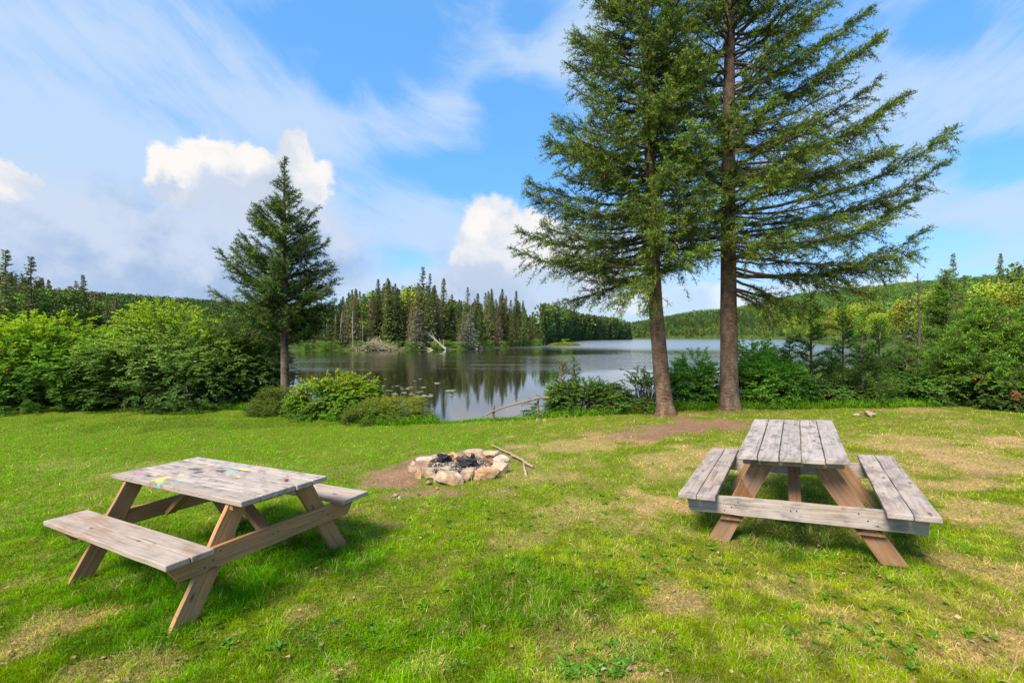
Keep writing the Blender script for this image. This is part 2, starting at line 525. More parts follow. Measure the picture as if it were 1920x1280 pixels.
# ------------------------------------------------------------------ terrain
WATER_Z = -1.10
NX = [-3000, -120, -75, -63, -58, -45, -30, -25, -20, -12, -10, -6.5, -4.5, -3, -1.2, 0, 3, 5, 6.5, 8, 10, 12, 16, 22, 32, 45, 60, 91, 152, 246, 330, 400, 3000]
NY = [3000, 140, 100, 78, 62, 42, 24, 18.5, 16, 14.8, 14.4, 13.2, 11.6, 10.7, 10.35, 10.3, 10.3, 10.3, 10.1, 10.0, 10.3, 11, 14, 18, 27, 42, 70, 125, 240, 420, 560, 690, 3000]
FX = [-3000, -75, -63, -54, -41, -23, -11, 0, 10, 14, 20.7, 34, 61, 136, 150, 165, 246, 400, 3000]
FY = [80, 82, 88, 95, 101, 103, 110, 133, 162, 185, 240, 300, 420, 540, 620, 760, 760, 700, 700]
HR = [(1100, 4), (1190, 16), (1300, 38), (1400, 50), (1500, 72), (1700, 92), (1900, 108), (2700, 160)]
HL = [(-900, 95), (0, 76), (120, 70), (180, 67), (300, 60), (400, 52), (520, 43), (640, 26), (780, 8), (900, 3)]


def near_y(x): return np.interp(x, NX, NY)
def far_y(x): return np.interp(x, FX, FY)


def lawn_z(x, y):
    return .36 * np.tanh(.163 * x) - .03


def height(x, y):
    x = np.asarray(x, float); y = np.asarray(y, float)
    ny = near_y(x); fy = far_y(x)
    d = y - ny
    dl = d / np.sqrt(1 + ((near_y(x + .5) - near_y(x - .5))) ** 2)
    bumps = (fbm(x, y, .9, 3, 4) - .5) * .07 + (fbm(x, y, .22, 9, 3) - .5) * .022
    lz = lawn_z(x, y) + bumps * sstep(60 - y, 0, 30)
    bedd = WATER_Z - .8
    near = lz + (bedd - lz) * sstep(dl, -.15, 3.0)
    slope = np.sqrt(1 + ((far_y(x + 2) - far_y(x - 2)) / 4) ** 2)
    sd = (y - fy) / slope
    far = WATER_Z + np.clip(sd * .16, -.8, .75) + np.clip((sd - 8) * .05, 0, 3.5) + (fbm(x, y, 14, 5) - .5) * .5 * sstep(sd, 0, 10)
    mid = .5 * (ny + fy)
    land_join = ny >= fy - 1
    h = np.where(land_join, np.maximum(lz * 0 + WATER_Z + .7, 0) , np.where(y < mid, near, far))
    h = np.where(land_join & (y < ny), np.where(y < 60, lz, lz), h)
    yy = np.maximum(y, 1)
    u = 960 + F * x / yy
    ar = np.interp(u, [a for a, _ in HR], [b for _, b in HR]); al = np.interp(u, [a for a, _ in HL], [b for _, b in HL])
    hr = ar / F * 1150 * sstep(y, 480, 1150) * (1 + .05 * (fbm(x, y, 120, 8) - .5))
    hl = al / F * 620 * sstep(y, 150, 620) * (1 + .06 * (fbm(x, y, 90, 2) - .5))
    lw = sstep(u, 1000, 800)
    land = sstep(y - fy, 0, 30) + sstep(ny - y, 0, 30)
    h = h + np.clip(land, 0, 1) * np.maximum(hr * (1 - lw), hl * lw) * (y > 60)
    return h


def hz(x, y): return float(height(np.array([x]), np.array([y]))[0])


def g(u, v):
    """lawn point seen at a photo pixel"""
    Z = 6.0
    for _ in range(30):
        h = EYE - float(lawn_z((u - 960) / F * Z, Z))
        Z = .5 * Z + .5 * h * F / max(v - HOR, 5)
    return (u - 960) / F * Z, Z


def at(u, Z): return (u - 960) / F * Z


# patches on the lawn: bare soil, dry grass, lush grass
def patch(lst, x, y, nz):
    o = np.zeros_like(x)
    for (u, v, ru, rv, s) in lst:
        cx, cy = g(u, v)
        rx = ru / F * cy
        ry = abs(g(u, v - rv)[1] - g(u, v + rv)[1]) / 2
        d = np.sqrt(((x - cx) / rx) ** 2 + ((y - cy) / ry) ** 2)
        o = np.maximum(o, s * sstep(1.2 - d + (nz - .5) * 2.4, 0, .7))
    return o


SOIL = [(750, 905, 85, 24, 1), (800, 925, 110, 16, .9), (930, 925, 60, 10, .5), (1290, 802, 160, 17, 1), (1200, 814, 80, 10, .8), (1110, 815, 70, 8, .35),
        (1380, 792, 40, 6, .5), (1860, 890, 40, 9, .7), (1300, 1130, 50, 18, .45), (735, 985, 26, 7, .5), (330, 1160, 30, 12, .5), (655, 960, 40, 10, .5),
        (858, 872, 88, 30, 1), (640, 880, 60, 12, .25), (1240, 1085, 25, 8, .3)]
DRY = [(1220, 945, 75, 32, .95), (1700, 900, 120, 30, .75), (1850, 860, 90, 30, .7), (1860, 960, 90, 30, .75), (1300, 860, 140, 20, .55), (1100, 830, 170, 18, .65), (1750, 830, 200, 16, .6),
       (980, 1010, 60, 20, .35), (100, 1180, 130, 55, .8), (60, 1090, 60, 20, .35), (640, 1255, 50, 22, .6), (1200, 1260, 80, 22, .7), (1280, 1130, 85, 35, .7),
       (1830, 1070, 90, 50, .55), (200, 1255, 160, 25, .55), (1640, 1000, 30, 20, .35), (800, 1240, 60, 25, .4), (560, 1150, 30, 15, .45), (1560, 1180, 120, 50, .35),
       (1850, 1230, 120, 40, .55), (1450, 1100, 120, 30, .4), (300, 880, 120, 16, .3), (120, 870, 80, 10, .25), (60, 1180, 60, 20, .7), (1000, 900, 100, 20, .3), (1100, 960, 100, 20, .4)]
LUSH = [(420, 1090, 300, 80, 1), (560, 1040, 130, 40, 1), (1010, 1150, 190, 70, .8), (1080, 1120, 120, 40, .7), (1530, 960, 190, 45, 1), (1180, 1220, 120, 30, .5),
        (1540, 1010, 200, 40, .8), (500, 790, 420, 14, .6), (250, 1000, 200, 40, .6), (1700, 1080, 100, 40, .5), (930, 1085, 70, 25, .6), (860, 1200, 100, 30, .5), (1500, 1240, 180, 30, .5)]


def fields(x, y):
    nz = fbm(x, y, .55, 21, 5)
    nz2 = fbm(x, y, .35, 71, 5)
    soil = patch(SOIL, x, y, nz)
    dry = patch(DRY, x, y, nz2)
    lush = patch(LUSH, x, y, nz)
    side = sstep(x / np.maximum(y, 1), -.25, .45)
    dry = np.clip(dry * .85 + side * .18 * sstep(nz2, .35, .65) + .32 * sstep(fbm(x, y, 1.6, 33, 4), .53, .66) * (.25 + side) + .3 * sstep(fbm(x, y, .16, 5, 3), .6, .78), 0, 1)
    far = sstep(y, 7.2, 9.5) * sstep(x, .2, -2)
    dry = dry * (1 - .8 * far)
    return soil, dry, lush


G_GREEN = np.array([.168, .365, .001]); G_LUSH = np.array([.085, .275, .004]); G_DRY = np.array([.60, .44, .19]); G_YEL = np.array([.35, .395, .004])
C_SOIL = np.array([.255, .148, .092]); C_THATCH = np.array([.125, .165, .012])


def build_ground():
    xs = np.concatenate([-14 - np.cumsum(.08 * 1.035 ** np.arange(208))[::-1], np.arange(-14, 14.01, .07), 14 + np.cumsum(.08 * 1.035 ** np.arange(208))])
    ys = np.concatenate([-40 + np.arange(8) * 5.0, np.arange(0, 2, .25), np.arange(2, 17, .07), 17 + np.cumsum(.08 * 1.028 ** np.arange(252))])
    X, Y = np.meshgrid(xs, ys)
    Zv = height(X, Y)
    soil, dry, lush = fields(X, Y)
    near = (Y < 20) & (np.abs(X) < 22)
    n = fbm(X, Y, .12, 44, 3)[..., None]
    c = C_THATCH * (1 - dry[..., None]) + np.array([.40, .275, .12]) * dry[..., None]
    c = c * (1 - lush[..., None] * .45)
    c = c * (1 - soil[..., None]) + (C_SOIL * (.75 + .5 * n)) * soil[..., None]
    d = (Y - near_y(X))
    bank = sstep(d, .3, 1.2)[..., None]
    c = c * (1 - bank) + np.array([.06, .05, .03]) * bank
    c = np.where(near[..., None], c, np.array([.06, .085, .02]))
    nyv, nxv = X.shape
    V = np.stack([X, Y, Zv], -1)

    def sheet(r0, r1, mat, name):
        rows = r1 - r0
        i = np.arange(rows - 1)[:, None] * nxv; j = np.arange(nxv - 1)[None]
        q = np.stack([i + j, i + j + 1, i + nxv + j + 1, i + nxv + j], -1).reshape(-1, 4)
        G = Geo(); G.add(V[r0:r1].reshape(-1, 3), q, c[r0:r1].reshape(-1, 3), 0, True)
        return tag(G.build(name, mat), kind='structure')
    r = int(np.searchsorted(ys, 60)); r2 = int(np.searchsorted(ys, 330))
    sheet(0, r + 1, M_EARTH, 'ground')
    sheet(r, r2 + 1, M_HILL, 'far_shore')
    sheet(r2, len(ys), M_HILL, 'hills')


build_ground()


def build_water():
    m, T = new_mat('lake_water')
    ob = T.n('ShaderNodeTexCoord').outputs['Object']
    x, y, z = T.sep(ob)
    n1 = T.noise(T.vmath('MULTIPLY', ob, (1, 1.5, 1)), 3.2, 4, .55)
    n2 = T.noise(T.vmath('MULTIPLY', ob, (.5, 1, 1)), .55, 3, .5)
    # breeze-ruffled band: light ripples between the calm near water and the far shore
    ry = T.math('ADD', y, T.math('MULTIPLY', T.math('SUBTRACT', T.noise(T.vmath('MULTIPLY', ob, (.3, 1, 1)), .12, 4, .6), .5), 26))
    ry = T.math('ADD', ry, T.math('MULTIPLY', x, -.12))
    band = T.math('MULTIPLY', T.ramp(ry, 36, 46), T.ramp(ry, 92, 66))
    bandn = T.ramp(T.noise(T.vmath('MULTIPLY', ob, (.25, 1, 1)), .22, 3, .5), .42, .6)
    band = T.math('MULTIPLY', band, T.math('ADD', .35, T.math('MULTIPLY', bandn, .65)))
    farr = T.ramp(y, 110, 190)
    amp = T.math('ADD', .018, T.math('ADD', T.math('MULTIPLY', band, .35), T.math('MULTIPLY', farr, .22)))
    bn = T.n('ShaderNodeBump')
    bn.inputs['Distance'].default_value = .12
    T.put(bn.inputs['Strength'], amp)
    T.put(bn.inputs['Height'], T.math('ADD', T.math('MULTIPLY', n1, .6), T.math('MULTIPLY', n2, .6)))
    fr = T.ramp(T.math('ADD', y, T.math('MULTIPLY', x, .8)), 85, 170)
    b = T.n('ShaderNodeBsdfPrincipled')
    T.put(b.inputs['Base Color'], T.mix(fr, (.020, .019, .008, 1), (.15, .17, .18, 1)))  # far water: bright sky reflection painted in as a paler base colour
    T.put(b.inputs['Roughness'], T.math('ADD', .025, T.math('ADD', T.math('MULTIPLY', band, .06), T.math('MULTIPLY', fr, .17))))
    b.inputs['IOR'].default_value = 1.42
    b.inputs['Specular IOR Level'].default_value = 1.0
    T.t.links.new(bn.outputs[0], b.inputs['Normal'])
    finish(T, b.outputs[0])
    G = Geo()
    G.add([(-2900, 9, WATER_Z), (2900, 9, WATER_Z), (2900, 2900, WATER_Z), (-2900, 2900, WATER_Z)], [[0, 1, 2, 3]])
    tag(G.build('lake_water', m), kind='structure')


build_water()

# ------------------------------------------------------------------ grass
def build_grass():
    rng = np.random.default_rng(5)

    def make(n, name, vmin, vmax, umin, umax):
        nn = 90000
        u = rng.uniform(umin, umax, n); v = vmin + (vmax - vmin) * rng.random(n) ** .92
        Z = np.full(n, 6.0)
        for _ in range(14):
            Z = .5 * Z + .5 * (EYE - lawn_z((u - 960) / F * Z, Z)) * F / (v - HOR)
        x = (u - 960) / F * Z; y = Z
        x = x + rng.normal(size=n) * .02; y = y + rng.normal(size=n) * .02
        k = (y < near_y(x) + .25) & (y > 1.9)
        x = np.concatenate([x[k], rng.uniform(-6.5, 6.5, nn)]); y = np.concatenate([y[k], rng.uniform(-1.2, 2.6, nn)])
        soil, dry, lush = fields(x, y)
        keep = rng.random(len(x)) > np.clip(soil * 1.02, 0, .97)
        keep &= rng.random(len(x)) > dry * .30
        keep &= rng.random(len(x)) < .65 + .9 * sstep(fbm(x, y, .10, 61, 3), .3, .6)
        x, y, soil, dry, lush = [a[keep] for a in (x, y, soil, dry, lush)]
        n = len(x)
        z = height(x, y)
        tuft = sstep(fbm(x, y, .10, 61, 3), .28, .72)
        fine = fbm(x, y, .3, 62, 3)
        L = (.027 + .018 * tuft) * (1 + .75 * lush) * (1 - .35 * dry) * rng.uniform(.55, 1.35, n)
        edge = sstep(y, near_y(x) - .55, near_y(x) - .05) * sstep(fine, .25, .6)
        L = L * (1 + 1.8 * edge)
        L = L * (1 + 1.4 * (rng.random(n) > .99))
        w = np.where(y < 2.0, .0055, np.maximum(.0030, .00088 * y)) * rng.uniform(.7, 1.3, n)
        a = rng.random(n) * 2 * np.pi
        lean = rng.uniform(.25, 1.25, n) + .25 * dry
        D = np.stack([np.cos(a) * np.sin(lean), np.sin(a) * np.sin(lean), np.cos(lean)], 1)
        side = nrm(np.cross(D, nrm(rng.normal(size=(n, 3)) + [0, 0, .3])))
        P = np.stack([x, y, z - .004], 1)
        mid = P + D * (L * .55)[:, None] + np.array([0, 0, 1]) * (L * .12)[:, None]
        tip = P + D * L[:, None] - np.array([0, 0, 1]) * (L * .10 * lean)[:, None]
        V = np.stack([P - side * w[:, None] * .5, P + side * w[:, None] * .5, mid + side * w[:, None] * .42, tip, mid - side * w[:, None] * .42], 1)
        Fq = np.arange(n)[:, None] * 5 + np.array([[0, 1, 2, 4]])
        Ft = np.arange(n)[:, None] * 5 + np.array([[4, 2, 3]])
        yel = np.clip(.30 + .22 * sstep(x / y, -.2, .3) + .9 * (fbm(x, y, 1.1, 63, 4) - .5) + .35 * (fine - .5) * 2 + .15 * sstep(x, -1, 4), 0, 1)
        yel = yel * (1 - .75 * sstep(y, 6, 9) * sstep(x, 1.5, -1.5))
        c = G_GREEN * (1 - yel[:, None]) + G_YEL * yel[:, None]
        vivid = (sstep(y, 4.5, 8) * sstep(x, 3.0, -2.0))[:, None]
        c = c * (1 + vivid * np.array([-.10, .16, 0]))
        lm = (np.clip(lush * 1.0 + .5 * sstep(fine, .62, .8), 0, 1) * .85)[:, None]
        c = c * (1 - lm) + G_LUSH * lm
        isdry = rng.random(n) < np.clip(dry * .88 + .03 + .12 * sstep(x / y, -.3, .5), 0, 1)
        dc = G_DRY * rng.uniform(.65, 1.15, (n, 1))
        c = np.where(isdry[:, None], dc, c)
        c = c * (.62 + .66 * tuft[:, None]) * (.78 + .44 * fbm(x, y, .5, 64, 4)[:, None]) * rng.uniform(.72, 1.28, (n, 1))
        G = Geo()
        G.add(V.reshape(-1, 3), Fq, np.repeat(c, 5, 0))
        G.F.append((Ft, 0, False))
        return tag(G.build(name, M_GRASS), 'short mown lawn grass with green, yellow and dry straw patches', 'grass', kind='stuff')
    make(640000, 'grass', 764, 1345, -260, 2180)

    # dead leaves, straw ends and chips lying in the lawn
    n = 3000
    u = rng.uniform(-200, 2100, n); v = rng.uniform(800, 1320, n)
    P = np.array([g(a, b) for a, b in zip(u, v)])
    so, dr, lu = fields(P[:, 0], P[:, 1])
    P = P[rng.random(n) < .25 + dr * .8 + so * .4]; n = len(P)
    B = np.stack([P[:, 0], P[:, 1], height(P[:, 0], P[:, 1]) + rng.uniform(.008, .03, n)], 1)
    a = rng.random(n) * 6.28; D = np.stack([np.cos(a), np.sin(a), rng.normal(size=n) * .15], 1)
    L = rng.uniform(.02, .06, n); stem = rng.random(n) < .4
    W = np.where(stem, .004, L * .55); L = np.where(stem, L * 2.2, L * .7)
    c = np.array([.55, .42, .26]) * rng.uniform(.4, 1.3, (n, 1)) * np.where(rng.random((n, 1)) < .3, [[.8, .6, .5]], [[1, 1, 1]])
    G = Geo(); V, Fs, C = leaves(B, D, nrm(rng.normal(size=(n, 3)) * .35 + [0, 0, 1]), L, W, c, rng=rng); G.add(V, Fs, C)
    tag(G.build('lawn_litter', M_LEAF), 'dead leaves, straw ends and wood chips scattered over the lawn', 'litter', kind='stuff')

    # low broad-leaved weeds in the lawn
    G = Geo(); n = 760
    cen = [(1050, 1090, 190, 60), (1180, 1225, 120, 30), (1560, 1060, 200, 60), (1250, 1050, 160, 60), (700, 1190, 240, 60), (1680, 1200, 200, 50), (1000, 960, 300, 60), (400, 1210, 260, 40), (1100, 1260, 80, 16)]
    P = []
    for i in range(n):
        c = cen[rng.integers(len(cen))]
        u = c[0] + rng.normal() * c[2] * .55; v = min(max(c[1] + rng.normal() * c[3] * .6, 850), 1300)
        x, y = g(u, v)
        P.append((x, y))
    P = np.array(P); z = height(P[:, 0], P[:, 1])
    k = 6
    big = rng.uniform(.35, 1.0, n) ** 1.5
    a = rng.random((n, 1)) * 6.28 + np.arange(k)[None] * 1.05 + rng.normal(size=(n, k)) * .3
    el = rng.uniform(.1, .75, (n, k))
    D = np.stack([np.cos(a) * np.cos(el), np.sin(a) * np.cos(el), np.sin(el)], -1).reshape(-1, 3)
    B = np.repeat(np.stack([P[:, 0], P[:, 1], z + .012], 1), k, 0)
    U = nrm(rng.normal(size=D.shape) * .25 + [0, 0, 1])
    L = np.repeat(big, k) * .046 * rng.uniform(.6, 1.2, n * k)
    c = np.array([.10, .27, .012]) * rng.uniform(.6, 1.35, (n * k, 1)) + np.array([.03, .02, .02]) * rng.random((n * k, 1))
    V, Fs, C = leaves(B, D, U, L, L * .5, c, rng=rng)
    G.add(V, Fs, C)
    tag(G.build('lawn_weeds', M_LEAF), 'low broad leaved weeds and clover scattered through the lawn', 'weeds', kind='stuff')


build_grass()


# ------------------------------------------------------------------ picnic tables
def board(G, p0, p1, wdir, w, t, bid, bevel=.004, c=(1, 1, 1), mi=0, cut=None, warp=0.0, segs=8, ragged=0.0):
    """a plank from p0 to p1 (centre line), width along wdir, thickness t; returns verts for the bco attribute"""
    p0 = Vector(p0); p1 = Vector(p1)
    ax = (p1 - p0); L = ax.length; ax.normalize()
    wd = Vector(wdir); wd = (wd - ax * wd.dot(ax)).normalized(); th = ax.cross(wd)
    bm = bmesh.new()
    rr = np.random.default_rng(int(bid * 97) + 3)
    rings = []
    for i in range(segs + 1):
        s = i / segs * L
        e0 = rr.normal() * ragged if i in (0, segs) else 0
        wob = rr.normal() * .0012
        ring = []
        for (a, b) in ((-1, -1), (1, -1), (1, 1), (-1, 1)):
            off = 0
            if cut and i == 0: off = cut[0](a * w / 2, b * t / 2)
            if cut and i == segs: off = cut[1](a * w / 2, b * t / 2)
            ww = w / 2 + wob
            pos = p0 + ax * (s + off + e0) + wd * (a * ww) + th * (b * t / 2 + warp * math.sin(i / segs * math.pi))
            ring.append(bm.verts.new(pos))
        rings.append(ring)
    for i in range(segs):
        for j in range(4):
            bm.faces.new((rings[i][j], rings[i][(j + 1) % 4], rings[i + 1][(j + 1) % 4], rings[i + 1][j]))
    bm.faces.new(rings[0][::-1]); bm.faces.new(rings[-1])
    bmesh.ops.recalc_face_normals(bm, faces=bm.faces)
    ed = [e for e in bm.edges if len(e.link_faces) == 2 and e.calc_face_angle(0) > .6]
    bmesh.ops.bevel(bm, geom=ed, offset=bevel, segments=2, affect='EDGES', profile=.5)
    bmesh.ops.triangulate(bm, faces=bm.faces)
    bm.verts.index_update()
    V = np.array([v.co[:] for v in bm.verts]); Fs = np.array([[v.index for v in f.verts] for f in bm.faces])
    bm.free()
    G.add(V, Fs, c, mi)
    rel = V - np.array(p0)
    bco = np.stack([rel @ np.array(ax), rel @ np.array(wd) + (rel @ np.array(th)) * .9, np.full(len(V), bid)], 1)
    G.__dict__.setdefault('B', []).append(bco)


def build_wood(G, name, mat, parent):
    o = G.build(name, mat, parent)
    a = o.data.attributes.new('bco', 'FLOAT_VECTOR', 'POINT')
    a.data.foreach_set('vector', np.concatenate(G.B).astype(np.float32).ravel())
    return o


def nails(pts, parent, normal, r=.006):
    n = Vector(normal).normalized()
    for p in pts:
        G = Geo()
        bm = bmesh.new()
        bmesh.ops.create_cone(bm, cap_ends=True, segments=10, radius1=r, radius2=r * .8, depth=.004)
        V = np.array([(n.to_track_quat('Z', 'Y') @ v.co + Vector(p) + n * .001)[:] for v in bm.verts])
        for f in bm.faces:
            G.add(V[[v.index for v in f.verts]], [list(range(len(f.verts)))], (.055, .035, .028))
        bm.free()
        G.build('nail', M_BOLT, parent)


def picnic_table(q, label, M_top, M_seat, M_leg, legtop, extra):
    x, y, z, yaw, pitch, roll, L, W, b0, b1, hb, FT, s, Lb = q
    root = empty('picnic_table', (x, y, z + EYE))
    root.rotation_euler = (Matrix.Rotation(math.radians(yaw), 3, 'Z') @ Matrix.Rotation(math.radians(pitch), 3, 'Y') @ Matrix.Rotation(math.radians(roll), 3, 'X')).to_euler()
    tag(root, label, 'picnic table', 'picnic tables on the lawn')
    rr = np.random.default_rng(extra)
    T = .038
    nb = 5
    G = Geo(); gap = .0055; bw = (W - gap * (nb - 1)) / nb
    for i in range(nb):
        yc = -W / 2 + bw / 2 + i * (bw + gap)
        e = rr.uniform(-.012, .012, 2)
        dz = rr.uniform(-.002, .003)
        board(G, (-L / 2 + e[0], yc, .76 - T / 2 + dz), (L / 2 + e[1], yc, .76 - T / 2 + dz), (0, 1, 0), bw, T, 1.3 * i + extra, .005, np.full(3, rr.uniform(.86, 1.1)), segs=10)
    build_wood(G, 'tabletop', M_top, root)
    for sgn in (-1, 1):
        G = Geo(); wseat = (b1 - b0 - gap) / 2
        for k in range(2):
            yc = sgn * (b0 + wseat / 2 + k * (wseat + gap))
            e = rr.uniform(-.012, .012, 2)
            board(G, (-Lb / 2 + e[0], yc, hb - T / 2), (Lb / 2 + e[1], yc, hb - T / 2), (0, 1, 0), wseat, T, 10 + 2.1 * k + 5 * sgn + extra, .006, np.full(3, rr.uniform(.9, 1.1)), segs=10)
        build_wood(G, 'bench_seat', M_seat, root)
    lw = .14
    for ex in (-1, 1):
        xl = ex * (L / 2 - s)
        # two slanted legs of this end frame
        for sg in (-1, 1):
            top = Vector((xl, sg * (legtop - .0), .76 - T - .002)); foot = Vector((xl, sg * (FT - lw * .55), -.025))
            d = (top - foot).normalized()
            slope = d.y / d.z
            wd = Vector((0, 1, 0))
            # horizontal end cuts
            wv = (wd - d * wd.dot(d)).normalized()
            f0 = lambda a, b, d=d, wv=wv: -a * wv.z / d.z
            G = Geo()
            board(G, foot, top, (0, 1, 0), lw, T, 30 + 3 * ex + sg + extra, .004, cut=(f0, f0), c=np.full(3, rr.uniform(.85, 1.1)))
            leg = build_wood(G, 'leg', M_leg, root)
            if extra == 7 and ex == -1:
                # a second short piece nailed over the lower leg
                G = Geo()
                o = Vector((ex * (T + .001), 0, 0))
                board(G, foot + d * .15 * 1.6 + o, foot + d * .46 + o, (0, 1, 0), lw, T, 50 + sg + extra, .004, cut=(f0, f0), c=(1.1, 1.0, .85))
                build_wood(G, 'leg_splice', M_leg, leg)
        # cross beam carrying the seats, on the outer face of the legs
        xb = xl + ex * (T + .002) if not (extra == 7 and ex == -1) else xl + ex * (2 * T + .005)
        ztop = hb - T - .002
        G = Geo()
        ch = .10 if extra == 3 else .02
        cf0 = lambda a, b: (ch if a < 0 else 0) * 1.0
        cf1 = lambda a, b: -(ch if a < 0 else 0) * 1.0
        board(G, (xb, -b1 + .03, ztop - .07), (xb, b1 - .03, ztop - .07), (0, 0, 1), .14, T, 60 + ex + extra, .004, cut=(cf0, cf1), c=np.full(3, rr.uniform(.95, 1.08)), segs=12)
        cb = build_wood(G, 'cross_beam', M_leg if extra == 3 else M_seat, root)
        # nail heads on the outer face
        xs = xb + ex * (T / 2)
        zf = (ztop - .07)
        yl = FT + (legtop - FT) * (zf / .72)
        pts = [(xs, sg * (yl + dy), zf + dz) for sg in (-1, 1) for dy, dz in ((-.05, .035), (.0, -.01), (.055, -.04))] + [(xs, -.01, zf + .01), (xs, .03, zf + .005)]
        nails(pts, cb, (ex, 0, 0))
        # batten under the top
        G = Geo()
        hb2 = W / 2 - .02
        tb = .045 if extra == 3 else .07
        xt = xl + ex * (T + .001)
        board(G, (xt, -hb2, .76 - T - tb / 2 - .003), (xt, hb2, .76 - T - tb / 2 - .003), (0, 0, 1), tb, T, 70 + ex + extra, .003, c=(.85, .82, .8))
        build_wood(G, 'batten', M_leg if extra == 3 else M_seat, root)
        # brace from beam up to the middle of the top
        G = Geo()
        x0 = xl - ex * .022; x1 = ex * .20
        board(G, (x0, 0, ztop - .12), (x1, 0, .76 - T - .005), (0, 1, 0), .085, T, 80 + ex + extra, .003, c=(.9, .88, .85))
        build_wood(G, 'brace', M_leg, root)
    return root


GREY = (.44, .365, .32, 1); BROWN = (.42, .31, .22, 1)
paint = [((.75, .60, .05, 1), [(-.62 + .95, .26, .05, .10), (.25, .30, .06, .04), (-.35 + .1, -.05, .03, .03), (-.05, -.22, .07, .03), (.30, .12, .04, .02)]),
         ((.10, .55, .50, 1), [(-.02, -.12, .06, .05), (.10, .22, .04, .03), (.16, .34, .04, .02), (.05, -.25, .02, .02)]),
         ((.12, .40, .62, 1), [(.28, -.28, .05, .03), (.02, .30, .03, .03), (.55, -.31, .05, .02)]),
         ((.80, .16, .36, 1), [(.72, .24, .06, .03), (.85, .20, .04, .02)]),
         ((.62, .40, .36, 1), [(.45, -.2, .07, .04), (.0, 0, .04, .03), (-.1, -.05, .04, .02)]),
         ((.05, .045, .05, 1), [(.55, .25, .07, .03), (.40, -.05, .12, .05), (.1, -.1, .1, .04), (.25, .0, .06, .05)])]
M_TOP1 = wood_mat('painted_grey_planks', GREY, BROWN, paint, .35, .75, 2)
M_SEAT1 = wood_mat('worn_seat_planks', (.44, .355, .30, 1), (.42, .29, .21, 1), None, .6, .22, 5)
M_LEG1 = wood_mat('brown_leg_timber', (.31, .205, .13, 1), (.48, .24, .10, 1), None, 1.5, .12, 7)
M_TOP2 = wood_mat('grey_top_planks', (.44, .385, .36, 1), (.40, .31, .26, 1), None, .45, .72, 11)
M_SEAT2 = wood_mat('grey_seat_planks', (.42, .355, .325, 1), (.40, .30, .24, 1), None, .6, .62, 13)
M_LEG2 = wood_mat('rusty_brown_legs', (.30, .22, .17, 1), (.38, .20, .10, 1), None, 1.35, .2, 17)

TL = (-2.505, 4.02, -1.934, 151.042, 2.294, 0.197, 1.912, .71, .529, .813, .508, .742, .196, 1.877)
TR = (2.558, 4.23, -1.637, 59.076, -0.21, -4.23, 1.812, .714, .538, .82, .424, .662, .249, 1.822)
picnic_table(TL, 'weathered picnic table with paint splashes on its top, left of the fire ring', M_TOP1, M_SEAT1, M_LEG1, .255, 3)
picnic_table(TR, 'grey unpainted picnic table with spliced rusty brown legs, right of the fire ring', M_TOP2, M_SEAT2, M_LEG2, .16, 7)


# ------------------------------------------------------------------ stones and the fire ring
def stone(name, pos, size, rot, seed, col, label, cat, group=None, flat=.25):
    rr = np.random.default_rng(seed)
    bm = bmesh.new()
    bmesh.ops.create_icosphere(bm, subdivisions=4, radius=1)
    V = np.array([v.co[:] for v in bm.verts]); Fs = np.array([[v.index for v in f.verts] for f in bm.faces]); bm.free()
    r = np.ones(len(V))
    for _ in range(14):
        d = nrm(rr.normal(size=3)); h = rr.uniform(.5, .78)
        dot = V @ d
        r = np.minimum(r, np.where(dot > .05, h / np.maximum(dot, .05), 9))
    r = np.minimum(r, 1)
    for k in range(3):
        f = 2.2 * 2 ** k; o = rr.random(3) * 10
        r = r + (.07 / 1.7 ** k) * (np.sin(V[:, 0] * f + o[0]) * np.sin(V[:, 1] * f * 1.1 + o[1]) * np.sin(V[:, 2] * f * .9 + o[2]))
    r = r + .10 * (fbm(V[:, 0] * 3 + V[:, 2] * 2 + 5, V[:, 1] * 3 + V[:, 2] + 5, .35, seed, 3) - .5)
    V = V * r[:, None] * np.array(size)
    c = np.array(col) * (1 + 0 * V[:, :1])
    G = Geo(); G.add(V, Fs, c, 0, False)
    o = G.build(name, M_STONE)
    o.location = (pos[0], pos[1], pos[2]); o.rotation_euler = rot
    return tag(o, label, cat, group)


FC = g(858, 893)
FCZ = hz(*FC)


